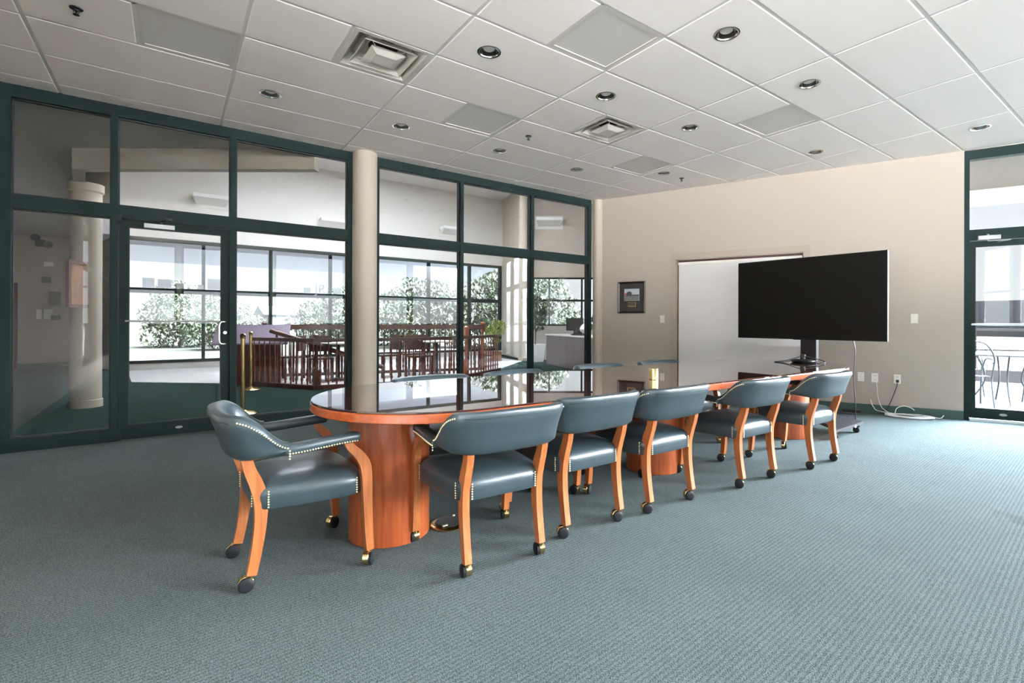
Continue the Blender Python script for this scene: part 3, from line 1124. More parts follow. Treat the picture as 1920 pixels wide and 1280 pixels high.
def make_chair(label, group):
    t = thing('captain_chair', label, 'chair', (0, 0, 0), 0, group)
    # seat
    half = [(0, -.222), (.12, -.222), (.185, -.214), (.214, -.196), (.228, -.16), (.248, -.06), (.262, .05), (.268, .14), (.262, .19), (.235, .222), (.17, .236), (.08, .243), (0, .245)]
    sp = spline(half, 4)
    outl = [(x, y) for x, y in sp] + [(-x, y) for x, y in sp[::-1][1:-1]]
    bm = NB()
    rings = []
    for s, z in ((.9, .338), (.985, .340), (1.0, .346), (1.004, .366), (1.014, .384), (1.016, .398), (1.008, .412), (.988, .425), (.955, .436), (.90, .446), (.80, .455), (.62, .462), (.35, .466), (.02, .468)):
        rings.append([Vector((x * s, (y - .01) * s + .01, z + (.006 * (1 - s) if s < .9 and z > .43 else 0))) for x, y in outl])
    ring_loft(bm, rings)
    obj('seat', bm, M_LEATHER, t, ang=50)
    # backrest shell
    bm = NB()
    rings = []
    for p, n, zb, zt, th, u in BS:
        cs = []
        rr = min(th / 2 - .001, .024)
        rb = .016
        hi_th = th + .010
        for k in range(5):
            a = PI * k / 4            # over the top roll: outer -> inner
            cs.append((hi_th / 2 * math.cos(a), zt - rr * 1.0 + rr * math.sin(a)))
        nmid = 3
        for k in range(1, nmid + 1):
            f = k / (nmid + 1)
            cs.append((-hi_th / 2 * (1 - f) - th / 2 * f - .006 * math.sin(PI * f), (zt - rr) * (1 - f) + (zb + rb) * f))
        for k in range(4):
            a = PI + PI * k / 3
            cs.append((th / 2 * math.cos(a), zb + rb + rb * math.sin(a)))
        for k in range(1, nmid + 1):
            f = k / (nmid + 1)
            cs.append((th / 2 * (1 - f) + hi_th / 2 * f - .004 * math.sin(PI * f), (zb + rb) * (1 - f) + (zt - rr) * f))
        rings.append([Vector((p.x + n.x * (o + lean(z, u)), p.y + n.y * (o + lean(z, u)), z)) for o, z in cs])
    ring_loft(bm, rings)
    bk = obj('backrest', bm, M_LEATHER, t, ang=50)
    # piping seam along the outer top
    bm = NB()
    pts = []
    for p, n, zb, zt, th, u in BS:
        if u < .56:
            z = zt - .030
            o = th / 2 + .0052 + lean(z, u)
            pts.append(p + n * o + Vector((0, 0, z)))
    tube(bm, pts, .0024, 6)
    obj('piping', bm, M_PIPING, bk)
    for sgn in (-1, 1):
        pts = []
        for i, (p, n, zb, zt, th, u) in enumerate(BS):
            if (p.x > 0) == (sgn > 0) and u > .60:
                z = zt - .024
                pts.append((p + n * (th / 2 + .0045 + lean(z, u)) + Vector((0, 0, z)), n))
        # resample evenly
        if sgn < 0:
            pts = pts[::-1]
        poly = [a for a, _ in pts]
        res, acc = [], 0.0
        for i in range(1, len(poly)):
            seg = poly[i] - poly[i - 1]
            L = seg.length
            while acc < L:
                f = acc / L
                res.append((poly[i - 1] + seg * f, pts[i - 1][1].lerp(pts[i][1], f)))
                acc += .0115
            acc -= L
        e, en = pts[-1]
        for k in range(1, 5):
            res.append((e + Vector((0, 0, -.0115 * k)), en))
        obj('nailhead_row', nail_row(res), M_NAIL, bk)
    # arms
    for sgn in (-1, 1):
        bm = NB()
        ys = [-.120, -.112, -.05, .05, .14, .18, .196, .203]
        sc = [.9, 1, 1, 1.0, 1.0, .98, .88, .45]
        rings = []
        for y, q in zip(ys, sc):
            zc = .600 + .014 * smooth01((y + .12) / .3)
            xc = sgn * (.284 - .010 * smooth01((y + .12) / .32))
            hw, hh = .030 * q, .022 * q
            ring = []
            for k in range(16):
                a = 2 * PI * k / 16
                ca, sa = math.cos(a), math.sin(a)
                ex = math.copysign(abs(ca) ** .6, ca) * hw
                ez = math.copysign(abs(sa) ** (.8 if sa > 0 else .35), sa) * (hh * 1.15 if sa > 0 else hh)
                ring.append(Vector((xc + ex, y, zc + ez)))
            rings.append(ring)
        ring_loft(bm, rings)
        arm = obj('armrest', bm, M_LEATHER, t, ang=50)
        pts = []
        for k in range(26):
            y = -.105 + k * .0115
            if y > .192:
                break
            zc = .600 + .014 * smooth01((y + .12) / .3) - .013
            xc = sgn * (.284 - .010 * smooth01((y + .12) / .32) + .0302)
            pts.append((Vector((xc, y, zc)), Vector((sgn, 0, 0))))
        obj('nailhead_row', nail_row(pts), M_NAIL, arm)
    # legs with casters
    h_bm, w_bm = caster_meshes()
    hood = wheel = None
    for kind, x, y in (('r', -.198, -.232), ('r', .198, -.232), ('f', -.270, .25), ('f', .270, .25)):
        if kind == 'r':
            pts = [(-.256, .585, .042), (-.24, .52, .046), (-.214, .45, .053), (-.198, .38, .053), (-.199, .28, .047), (-.213, .17, .042), (-.232, .067, .039)]
        else:
            pts = [(.143, .605, .036), (.158, .572, .037), (.196, .53, .043), (.224, .482, .050), (.234, .42, .048), (.238, .30, .042), (.244, .16, .038), (.251, .067, .035)]
        l = obj('leg', leg_prism(pts, x - .017, x + .017), M_LEGWOOD, t, ang=30)
        if hood is None:
            hood = obj('caster_hood', h_bm, M_BRASS, l)
            wheel = obj('caster_wheel', w_bm, M_WHEEL, l)
            hood.location = wheel.location = (x, y, 0)
        else:
            for srcm, nm in ((hood, 'caster_hood'), (wheel, 'caster_wheel')):
                c = srcm.copy()
                COL.objects.link(c)
                c.parent = l
                c.location = (x, y, 0)
    # seat nails beside the legs
    for sgn in (-1, 1):
        for nx, ny, nn in ((.2672, .192, (sgn, .35, 0)), (.2287, -.172, (sgn, -.25, 0)), (.170, -.2264, (0, -1, 0))):
            obj('nailhead_row', nail_row([(Vector((sgn * nx, ny, .350 + k * .0112)), Vector(nn)) for k in range(7)]), M_NAIL, t)
    return t


CH = [  # x, y, rz, swivels, label, group
    (.50, 2.665, R(-90 + 2), (-12, -5, 30, 58), 'green leather captain chair at the near left end of the table, turned side on', None),
    (1.275, 2.215, R(-3.0), (175, 170, 185, 160), 'green leather captain chair, first from the left along the near side, back to us', 'n'),
    (1.90, 2.285, R(-1.4), (-112, -105, -100, 200), 'green leather captain chair second along the near side, casters turned outward', 'n'),
    (2.525, 2.25, R(-1.0), (-115, -110, -60, 170), 'green leather captain chair in the middle of the near side, before the centre pedestal', 'n'),
    (3.395, 2.165, R(-2.0), (-145, -150, -140, -150), 'green leather captain chair fourth along the near side, with a gap on its left', 'n'),
    (4.245, 2.085, R(-1.0), (-150, -155, -140, -60), 'green leather captain chair nearest the television base, last on the near side', 'n'),
    (1.49, 3.055, R(180), (40, 170, 10, 60), 'chair across the table showing a green top edge, nearest the round column', 'f'),
    (2.215, 3.04, R(186), (30, 100, 20, 160), 'chair across the table, second from the column, slightly turned', 'f'),
    (3.165, 3.10, R(178), (10, 60, 200, 30), 'chair across the table, third from the column, before the last glass bay', 'f'),
    (3.965, 3.08, R(178), (70, 20, 150, 10), 'chair across the table, its green top edge below the framed picture, farthest', 'f'),
]
proto = None
for x, y, rz, sw, lab, g in CH:
    grp = 'captain chairs around the conference table'
    if proto is None:
        c = proto = make_chair(lab, grp)
    else:
        c = copy_tree(proto)
        c['label'] = lab
    c.location = (x, y, 0)
    c.rotation_euler = (0, 0, rz)
    legs = [k for k in c.children if k.name.startswith('leg')]
    for l, a in zip(legs, sw):
        for k in l.children:
            k.rotation_euler = (0, 0, R(a))

# ================================================================== TELEVISION ON A TROLLEY
tvL, tvR = Vector((5.69, 3.52)), Vector((5.80, 1.935))
ut = (tvR - tvL).normalized()
nt = Vector((ut.y, -ut.x))                        # towards the table (-x)
tvc = (tvL + tvR) / 2
tvw = (tvR - tvL).length
tv = thing('television', 'large black flat screen television on a wheeled stand in front of the whiteboard', 'television', (tvc.x, tvc.y, 0))
TT = Matrix(((ut.x, nt.x, 0, 0), (ut.y, nt.y, 0, 0), (0, 0, 1, 0), (0, 0, 0, 1)))
z0, z1 = .965, 1.895
bm = NB()
box(bm, (-tvw / 2, -.045, z0), (tvw / 2, -.002, z1), TT)
box(bm, (-tvw / 2 + .2, -.075, z0 + .15), (tvw / 2 - .2, -.044, z1 - .2), TT)
bevel(bm, .004, 2)
obj('housing', bm, M_SILVER, tv)
bm = NB()
b_ = .014
for lo, hi in (((-tvw / 2 - .001, -.02, z0 - .001), (-tvw / 2 + b_, .004, z1 + .001)), ((tvw / 2 - b_, -.02, z0 - .001), (tvw / 2 + .001, .004, z1 + .001)),
               ((-tvw / 2, -.02, z1 - b_), (tvw / 2, .004, z1 + .001)), ((-tvw / 2, -.02, z0 - .001), (tvw / 2, .004, z0 + b_ + .004))):
    box(bm, lo, hi, TT)
obj('bezel', bm, M_BEZEL, tv, smooth=False)
bm = NB()
box(bm, (-tvw / 2 + b_, -.004, z0 + b_), (tvw / 2 - b_, .0005, z1 - b_), TT)
obj('screen', bm, M_SCREEN, tv, smooth=False)
bm = NB()
rings = [[Vector((x * q, y, z0 + .003 - h)) for x, y, h in ((-.075, -.01, 0), (-.05, -.01, .014), (.05, -.01, .014), (.075, -.01, 0))] for q in (1,)]
vs = []
for y in (-.012, .003):
    vs.append([TT @ Vector((x - .06, y, z0 + .004 - h)) for x, h in ((-.085, 0), (-.06, .011), (.06, .011), (.085, 0))])
ring_loft(bm, vs)
obj('logo_lip', bm, M_BLACK, tv)
bm = NB()
box(bm, (-.30, -.085, 1.2), (.30, -.07, 1.65), TT)
for x in (-.2, .2):
    box(bm, (x - .02, -.1, 1.15), (x + .02, -.07, 1.7), TT)
obj('mount_plate', bm, M_STAND, tv, smooth=False)
bm = NB()
box(bm, (-.085, -.165, .12), (-.03, -.095, 1.6), TT)
box(bm, (.03, -.165, .12), (.085, -.095, 1.6), TT)
box(bm, (-.03, -.15, .12), (.03, -.11, 1.6), TT)
bevel(bm, .004, 1)
obj('column', bm, M_STAND, tv)
# arched base plate
bm = NB()
rings = []
for k in range(25):
    y = -.60 + 1.2 * k / 24
    q = abs(y) / .60
    xf = -.555 + .275 * (1 - q ** 1.6)       # edge towards the table, drawn in at the middle
    xb = .11
    zt = .105 + .055 * (1 - q ** 2)
    th = .022 + .03 * (1 - q)
    yy = y + .04
    rings.append([Vector((xf, yy, zt - th * .6)), Vector((xf + .03, yy, zt)), Vector((xb - .02, yy, zt + .01)), Vector((xb, yy, zt - .005)), Vector((xb, yy, zt - th)), Vector((xf + .02, yy, zt - th))])
ring_loft(bm, rings)
bevel(bm, .003, 1, 60)
base = obj('base_plate', bm, M_STAND, tv, ang=30)
bm = NB()
boxc(bm, (-.10, -.563, .086), (.035, .003, .02))
obj('paper_label', bm, M_PAPER, base, smooth=False)
cw = None
for sx, sy, a in ((.03, -.535, 20), (-.50, -.535, -30), (.03, .6, 90), (-.50, .6, 60)):
    if cw is None:
        bm = NB()
        for x in (-.014, .014):
            rings = []
            for xx, q in ((x - .009, .024), (x - .006, .030), (x + .006, .030), (x + .009, .024)):
                rings.append([Vector((xx, .016 + q * math.cos(2 * PI * k / 20), .031 + q * math.sin(2 * PI * k / 20))) for k in range(20)])
            ring_loft(bm, rings)
        tube(bm, [(-.02, .016, .031), (.02, .016, .031)], .006, 8)
        lathe(bm, [(.016, .062), (.02, .066), (.02, .082), (.01, .1)], 14)
        box(bm, (-.005, -.006, .03), (.005, .03, .07))
        cw = obj('caster', bm, M_WHEEL, base)
        cc = cw
    else:
        cc = cw.copy()
        COL.objects.link(cc)
        cc.parent = base
    cc.location = (sx, sy, 0)
    cc.rotation_euler = (0, 0, R(a))

# ------------------------------------------------------------------ on the table
conf = thing('conference_speakerphone', 'flat black conference device with tangled cables on the far end of the table', 'speakerphone', (5.16, 2.47, .7476), R(15))
bm = NB()
lathe(bm, [(.06, 0), (.10, .004), (.118, .016), (.112, .026), (.07, .034), (.002, .036)], 36)
obj('body', bm, M_BLACK, conf)
bm = NB()
lathe(bm, [(.022, .034), (.024, .05), (.02, .058)], 20)
boxc(bm, (0, 0, .07), (.055, .04, .028))
obj('camera_head', bm, M_STAND, conf)
bm = NB()
lathe(bm, [(.011, 0), (.011, .006)], 16, mtx=Matrix.Translation((-.012, -.02, .07)) @ Matrix.Rotation(R(90), 4, 'X'))
obj('camera_lens', bm, M_CHROME, conf)
bm = NB()
pts = spline([(-.05, .06, .03), (-.12, .12, .02), (-.18, .20, .006), (-.21, .27, .004), (-.19, .33, .004), (-.16, .30, .006), (-.12, .18, .02), (-.06, .05, .05), (.02, -.02, .06), (.08, -.09, .045), (.12, -.16, .03), (.17, -.17, .012), (.16, -.11, .008), (.10, -.06, .03)], 7)
pts = [(x * .72, y * .72, z * 1.1) for x, y, z in pts]
tube(bm, pts, .004, 6)
tube(bm, spline([(.05, .03, .04), (.0, -.06, .055), (.06, -.15, .03), (.02, -.2, .008), (-.06, -.13, .008), (-.12, -.02, .006)], 7), .004, 6)
obj('cable', bm, M_BLACK, conf)

bm = NB()
prof = [(.030, 0)]
for k in range(11):
    z = k * .0072
    prof += [(.0315, z + .001), (.0345, z + .0025), (.0345, z + .005), (.0315, z + .0065)]
prof += [(.030, .0795), (.004, .0797)]
lathe(bm, prof, 32, (2.746, 2.36, .7477))
tag(obj('gold_tin', bm, M_GOLD, ang=25), 'small ribbed gold cylinder standing on the glass table top near the far chairs', 'tin')

# floor box
fb = thing('floor_outlet', 'round brass floor outlet with black lid in the carpet under the table', 'floor outlet', (1.265, 2.59, 0))
bm = NB()
lathe(bm, [(.104, .0), (.104, .006), (.098, .010), (.076, .013), (.074, .010), (.002, .010)], 40)
obj('ring', bm, M_BRASS, fb)
bm = NB()
lathe(bm, [(.073, .010), (.073, .016), (.070, .019), (.002, .019)], 40)
obj('lid', bm, M_BLACK, fb)
bm = NB()
boxc(bm, (-.045, -.05, .021), (.03, .012, .005))
boxc(bm, (.06, .055, .021), (.012, .012, .005))
obj('latch', bm, M_STEEL, fb, smooth=False)

# ------------------------------------------------------------------ picture on the right wall
pic = thing('framed_picture', 'small dark framed photograph with brass plaque hanging on the beige wall', 'picture', rw(.668, 1.556, 0))
PT = Matrix(((UR.x, NR.x, 0, 0), (UR.y, NR.y, 0, 0), (0, 0, 1, 0), (0, 0, 0, 1)))
pw2, ph2, fw = .235, .258, .034
bm = NB()
rings = []
for o, y in ((0, .001), (0, .022), (.010, .028), (.022, .020), (fw, .014), (fw, .001)):
    rings.append([PT @ Vector((sx * (pw2 - o), y, sz * (ph2 - o))) for sx, sz in ((-1, -1), (1, -1), (1, 1), (-1, 1))])
ring_loft(bm, rings, closed=True)
obj('frame', bm, M_PFRAME, pic, smooth=False)
bm = NB()
box(bm, (-pw2 + fw, .002, -ph2 + fw), (pw2 - fw, .007, ph2 - fw), PT)
obj('mount', bm, M_MAT, pic, smooth=False)
bm = NB()
px0, px1, pz0, pz1 = -.125, .135, -.055, .14


def quad_box(bm, x0, x1, z0, z1, y0, y1, mi):
    n0 = len(bm.faces)
    box(bm, (x0, y0, z0), (x1, y1, z1), PT)
    bm.faces.ensure_lookup_table()
    for f in bm.faces[n0:]:
        f.material_index = mi


quad_box(bm, px0, px1, pz0, pz1, .007, .0085, 0)
quad_box(bm, px0 + .004, px1 - .004, pz0 + .004, pz0 + .082, .0085, .009, 1)
quad_box(bm, px0 + .004, px1 - .004, pz0 + .082, pz0 + .1, .0085, .009, 2)
quad_box(bm, px0 + .04, px0 + .13, pz0 + .1, pz0 + .132, .0085, .0092, 2)
n0 = len(bm.faces)
ring = [PT @ Vector((x, .0093, z)) for x, z in ((px0 + .03, pz0 + .13), (px0 + .14, pz0 + .13), (px0 + .085, pz0 + .158))]
bm.faces.new([bm.verts.new(p) for p in ring]).material_index = 2
quad_box(bm, px0 + .004, px0 + .04, pz0 + .082, pz0 + .125, .0085, .0094, 3)
obj('print', bm, [M_SKYPIC, M_FIELDPIC, M_BARNPIC, M_REDPIC], pic, smooth=False)
bm = NB()
box(bm, (-.065, .007, -.15), (.075, .0085, -.075), PT)
box(bm, (-.055, .0085, -.14), (.065, .009, -.085), PT)
pl = obj('plaque', bm, M_BRASS, pic, smooth=False)
bm = NB()
box(bm, (-.056, .0088, -.141), (.066, .0093, -.084), PT)
obj('engraved_field', bm, M_BARNPIC, pl, smooth=False)
bm = NB()
box(bm, (-pw2 + fw, .0100, -ph2 + fw), (pw2 - fw, .0115, ph2 - fw), PT)
obj('glazing', bm, M_PICGLASS, pic, smooth=False)


# switches and outlets on the right wall
def plate(s, z, label, kind):
    t = thing('wall_switch' if kind == 'switch' else 'wall_outlet', label, 'switch' if kind == 'switch' else 'outlet', rw(s, z, 0))
    bm = NB()
    box(bm, (-.036, .0, -.058), (.036, .006, .058), PT)
    bevel(bm, .003, 2)
    obj('cover_plate', bm, M_PLATE if kind == 'switch' else M_IVORY, t)
    bm = NB()
    if kind == 'switch':
        box(bm, (-.005, .006, -.012), (.005, .012, .012), PT)
        obj('toggle', bm, M_IVORY, t, smooth=False)
    elif kind == 'blank':
        lathe(bm, [(.007, 0), (.007, .008)], 12, mtx=PT @ Matrix.Translation((0, .006, 0)) @ Matrix.Rotation(R(-90), 4, 'X'))
        obj('jack', bm, M_STEEL, t)
    else:
        for dz in (-.025, .025):
            box(bm, (-.017, .006, dz - .015), (.017, .009, dz + .015), PT)
        so = obj('socket', bm, M_IVORY, t, smooth=False)
        bm = NB()
        for dz in (-.025, .025):
            for dx in (-.007, .007):
                box(bm, (dx - .0015, .009, dz - .006), (dx + .0015, .0096, dz + .008), PT)
        obj('slot', bm, M_DARK, so, smooth=False)
    return t


plate(1.181, 1.204, 'pale light switch on the beige wall between the picture and the whiteboard', 'switch')
plate(4.384, 1.210, 'pale switch plate at shoulder height on the wall right of the television', 'switch')
plate(3.825, .455, 'blank ivory jack plate low on the wall, leftmost of the three plates', 'blank')
plate(3.976, .450, 'ivory outlet with a white cable, middle of the three low wall plates', 'outlet')
plate(4.212, .448, 'ivory outlet with a black plug, rightmost of the three low wall plates', 'outlet')

# cables
bm = NB()
pts = [rw(4.212, .42, .02), rw(4.21, .40, .035), rw(4.20, .34, .04), rw(4.15, .18, .03), rw(4.10, .05, .03), rw(4.08, .012, .05),
       rw(3.95, .006, .16), rw(3.75, .006, .30), rw(3.45, .006, .30), rw(3.2, .006, .28)]
tube(bm, spline([tuple(p) for p in pts], 6), .0045, 6)
boxc(bm, (0, 0, 0), (.03, .04, .03), mrw(4.212, .025, .424))
tag(obj('extension_lead', bm, M_BLACK), 'dark power cord plugged into the rightmost wall outlet, running along the floor', 'cord')
bm = NB()
pts = [rw(3.99, .41, .012), rw(4.0, .34, .02), rw(4.01, .2, .02), rw(4.05, .08, .03), rw(4.13, .02, .06), rw(4.2, .008, .1)]
tube(bm, spline([tuple(p) for p in pts], 6), .004, 6)
tag(obj('network_cable', bm, M_WCABLE), 'thin white cable hanging from the middle wall outlet down to the floor coil', 'cable')
bm = NB()
rr = random.Random(3)
pts = []
for k in range(60):
    a = k * .72
    rad_a, rad_b = .19 + .07 * rr.random(), .07 + .05 * rr.random()
    pts.append(tuple(rw(4.33 + rad_a * math.cos(a) + rr.uniform(-.02, .02), .007 + .02 * rr.random(), .17 + rad_b * math.sin(a) + rr.uniform(-.02, .02))))
pts = [tuple(rw(3.93, .17, .02)), tuple(rw(3.96, .08, .04)), tuple(rw(4.05, .03, .07))] + pts + [tuple(rw(4.5, .03, .1)), tuple(rw(4.62, .012, .12)), tuple(rw(4.66, .05, .10))]
tube(bm, spline(pts, 4), .005, 6)
tube(bm, spline([tuple(rw(s, z, o)) for s, z, o in ((4.18, .02, .12), (4.2, .09, .1), (4.27, .125, .09), (4.34, .11, .09), (4.38, .08, .08))], 6), .005, 6)
tag(obj('cable_coil', bm, M_WCABLE), 'loose tangle of white cable lying on the carpet by the baseboard', 'cable')
bm = NB()
boxc(bm, (0, 0, .018), (.2, .05, .036), mrw(3.72, .12))
bevel(bm, .006, 2)
ps = tag(obj('power_strip', bm, M_BLACK), 'black power brick on the carpet behind the television base', 'power brick')
bm = NB()
boxc(bm, (0, 0, .015), (.11, .045, .03), mrw(3.42, .14))
bevel(bm, .005, 2)
tag(obj('power_adapter', bm, M_BLACK), 'smaller black adapter block on the carpet by the baseboard behind the last chair', 'adapter')
bm = NB()
pts = [(5.86, 2.28, 1.0), (5.88, 2.26, .85), (5.87, 2.27, .6), (5.9, 2.27, .35), (5.94, 2.28, .18), (5.96, 2.3, .05), (6.1, 2.45, .008), (6.3, 2.75, .006), (6.62, 2.95, .006)]
tube(bm, spline(pts, 7), .0045, 6)
tag(obj('hanging_cord', bm, M_BLACK), 'black cord hanging from under the television down to the floor', 'cord')

# ================================================================== LOBBY BEYOND THE GLASS
LH = 5.4
YW = 14.8


def wallseg(bm, a, b, z0, z1, th=.2, side=1):
    a, b = Vector(a), Vector(b)
    d = (b - a).normalized()
    n = Vector((-d.y, d.x)) * side * th
    prism(bm, [a, b, b + n, a + n], z0, z1)


bm = NB()
box(bm, (-6.2, 17.0, 0), (-1.9, 17.2, 3.4))
struct('wall_corridor', bm, M_MAUVEWALL, smooth=False)
bm = NB()
box(bm, (-6.4, 6.3, 0), (-6.2, 17.2, 3.4))
struct('wall_corridor_side', bm, M_MAUVEWALL, smooth=False)
bm = NB()
box(bm, (-6.4, 6.10, 0), (XL - .2, 6.30, LH))
struct('wall_corridor_front', bm, M_MAUVEWALL, smooth=False)
bm = NB()
wallseg(bm, (-1.95, 17.2), (-1.0, YW + .1), 0, LH, .2, 1)
struct('wall_lobby_left', bm, M_LOBBYWALL, smooth=False)
bm = NB()
box(bm, (-6.2, 16.985, 0), (-1.95, 16.999, .11))
struct('baseboard_corridor', bm, M_BASE, smooth=False)
# corridor ceiling and its fascia
edge = [(1.35, 6.36), (-.96, 8.12), (-1.9, 17.2)]
bm = NB()
prism(bm, [(-6.2, 6.36)] + edge + [(-6.2, 17.2)], HC - .01, HC + .2)
struct('ceiling_corridor', bm, M_CORRCEIL, smooth=False)
bm = NB()
for a, b in zip(edge[:-1], edge[1:]):
    wallseg(bm, a, b, 2.96, LH, .12, -1)
struct('wall_fascia', bm, M_COLUMN, smooth=False)
bm = NB()
box(bm, (1.2, 6.38, HC + .02), (6.1, 6.5, LH))
struct('wall_upper', bm, M_LOBBYWALL, smooth=False)

# far window wall: posts, transom, wall above
head = 3.02
mull = [-.96, 0.62, 2.09, 3.58, 4.9, 6.54, 8.0, 9.2]
bm = NB()
box(bm, (-1.0, YW, head + .08), (9.3, YW + .2, LH))
struct('wall_lobby_far', bm, M_LOBBYWALL, smooth=False)
bm = NB()
box(bm, (-1.0, YW + .02, 0), (9.3, YW + .18, .15))
struct('wall_sill', bm, M_LOBBYWALL, smooth=False)
for k, (a, b) in enumerate(zip(mull[:-1], mull[1:])):
    bm = NB()
    box(bm, (a - .035, YW, .15), (a + .035, YW + .14, head + .08))
    if k == len(mull) - 2:
        box(bm, (b - .035, YW, .15), (b + .035, YW + .14, head + .08))
    box(bm, (a + .035, YW + .001, head), (b - .035, YW + .139, head + .08))
    box(bm, (a + .035, YW + .001, 1.80), (b - .035, YW + .139, 1.92))
    box(bm, (a + .035, YW + .001, .15), (b - .035, YW + .139, .22))
    w = struct('window_%d' % (k + 20), bm, M_FRAME, smooth=False)
    bm = NB()
    box(bm, (a + .04, YW + .06, .2), (b - .04, YW + .066, head))
    obj('pane', bm, M_GLASSO, w, smooth=False)
# right-hand facet with windows over a low wall
P0, P1 = Vector((8.55, 12.35)), Vector((11.4, 10.21))
bm = NB()
wallseg(bm, P0, P1, 0, 1.03, .2)
struct('wall_lobby_low', bm, M_COUNTERTOP, smooth=False)
bm = NB()
wallseg(bm, P0, P1, 2.50, LH, .2)
struct('wall_lobby_soffit', bm, M_WALL, smooth=False)
uf = (P1 - P0).normalized()
nf = Vector((-uf.y, uf.x))
FT = Matrix(((uf.x, nf.x, 0, P0.x), (uf.y, nf.y, 0, P0.y), (0, 0, 1, 0), (0, 0, 0, 1)))
fm = [0, .70, 1.69, 2.5, 3.5]
for k, (a, b) in enumerate(zip(fm[:-1], fm[1:])):
    bm = NB()
    box(bm, (a, .05, 1.03), (a + .05, .15, 2.5), FT)
    box(bm, (a + .05, .051, 2.45), (b, .149, 2.5), FT)
    box(bm, (a + .05, .051, 1.77), (b, .149, 1.83), FT)
    box(bm, (a + .05, .051, 1.03), (b, .149, 1.08), FT)
    w = struct('window_%d' % (k + 30), bm, M_FRAME, smooth=False)
    bm = NB()
    box(bm, (a + .05, .09, 1.05), (b, .096, 2.48), FT)
    obj('pane', bm, M_GLASSO, w, smooth=False)
bm = NB()
wallseg(bm, (9.3, YW + .1), P0, 0, LH, .25, 1)
struct('wall_lobby_pier', bm, M_COLUMN, smooth=False)
bm = NB()
wallseg(bm, P1, (11.4, 8.5), 0, LH, .2)
wallseg(bm, (11.4, 8.5), (5.95, 6.42), 0, LH, .2)
struct('wall_lobby_right', bm, M_LOBBYWALL, smooth=False)
# lobby roof, with an opening for the added skylight that brightens the lobby
bm = NB()
for lo, hi in (((-6.2, 6.4, LH), (11.6, 8.6, LH + .2)), ((-6.2, 12.6, LH), (11.6, 17.2, LH + .2)), ((-6.2, 8.6, LH), (1.5, 12.6, LH + .2)), ((6.5, 8.6, LH), (11.6, 12.6, LH + .2))):
    box(bm, lo, hi)
struct('ceiling_lobby', bm, M_LOBBYWALL, smooth=False)
bm = NB()
box(bm, (1.5, 8.6, LH + .1), (6.5, 12.6, LH + .106))
struct('window_40', bm, M_FILL_PANE, smooth=False)

# unseen overhang added at the back to keep sun and high sky out
bm = NB()
box(bm, (-3, YB - 1.8, 3.3), (9.5, YB - .2, 3.5))
struct('ceiling_light_block', bm, M_WALL, smooth=False)
# lobby columns
for k, (x, y, r, zt) in enumerate(((-.92, 8.98, .165, 2.97), (8.35, 12.15, .15, LH))):
    bm = NB()
    lathe(bm, [(r + .01, 0), (r + .01, .1), (r, .105), (r, zt - .12), (r + .02, zt - .1), (r + .02, zt)], 36, (x, y, 0))
    struct('trim_%d' % (10 + k), bm, M_COLUMN)

# fittings on the corridor wall (y = 17)
def fit(name, x, z, sx, sz, dep, m, label, cat):
    bm = NB()
    boxc(bm, (x, 16.998 - dep / 2, z), (sx, dep, sz))
    bevel(bm, min(.012, dep / 3, sx / 5), 2)
    return tag(obj(name, bm, m), label, cat)


el = thing('emergency_light', 'black twin-head emergency light high on the corridor wall', 'emergency light', (-2.56, 16.94, 3.02))
bm = NB()
boxc(bm, (0, 0, 0), (.16, .1, .16))
obj('body', bm, M_BLACK, el, smooth=False)
for x, z in ((-.06, .13), (.16, -.02)):
    bm = NB()
    lathe(bm, [(.03, 0), (.085, .1), (.08, .11), (.01, .11)], 16, mtx=Matrix.Translation((x, -.03, z)) @ Matrix.Rotation(R(100), 4, 'X'))
    obj('lamp_head', bm, M_STAND, el)
fit('thermostat', -2.41, 2.52, .17, .11, .05, M_IVORY, 'small white thermostat box on the corridor wall', 'thermostat')
fit('control_box', -2.45, 2.14, .16, .15, .06, M_STAND, 'dark grey control box under the thermostat', 'control box')
dsp = fit('dispenser', -2.30, 1.68, .2, .34, .12, M_STAND, 'dark wall dispenser beside the corridor corner', 'dispenser')
bm = NB()
boxc(bm, (-2.13, 16.93, 1.68), (.09, .1, .36))
obj('metal_side', bm, M_CHROME, dsp, smooth=False)
for x, lab in ((-2.58, 'narrow switch plate on the corridor wall, left of the double plate'), (-2.42, 'double switch plate on the corridor wall below the dispenser')):
    o = fit('switch_plate', x, 1.30, .09 if x < -2.5 else .15, .24, .03, M_IVORY, lab, 'switch')
fit('key_box', -2.29, 1.22, .16, .11, .06, M_STAND, 'small dark box beside the double switch plate', 'box')
d = tag(fit('wooden_door', -3.42, 1.02, .95, 2.04, .06, M_MAROON, 'dark maroon door at the far left of the corridor', 'door'), 'dark maroon door at the far left of the corridor', 'door')
bm = NB()
boxc(bm, (-3.03, 16.92, 1.05), (.06, .04, .2))
obj('lock_plate', bm, M_STEEL, d, smooth=False)
fc = thing('display_case', 'framed wooden display case hung on the lobby column', 'display case', (-1.0, 8.74, 1.62))
bm = NB()
mt = Matrix.Rotation(R(62), 4, 'Z')
for lo, hi in (((-.2, -.07, -.3), (.2, -.03, -.26)), ((-.2, -.07, .26), (.2, -.03, .3)), ((-.2, -.07, -.3), (-.16, -.03, .3)), ((.16, -.07, -.3), (.2, -.03, .3))):
    box(bm, lo, hi, mt)
obj('frame', bm, M_DARKWOOD, fc, smooth=False)
bm = NB()
box(bm, (-.19, -.05, -.29), (.19, 0, .29), mt)
obj('back_panel', bm, M_CRATE, fc, smooth=False)

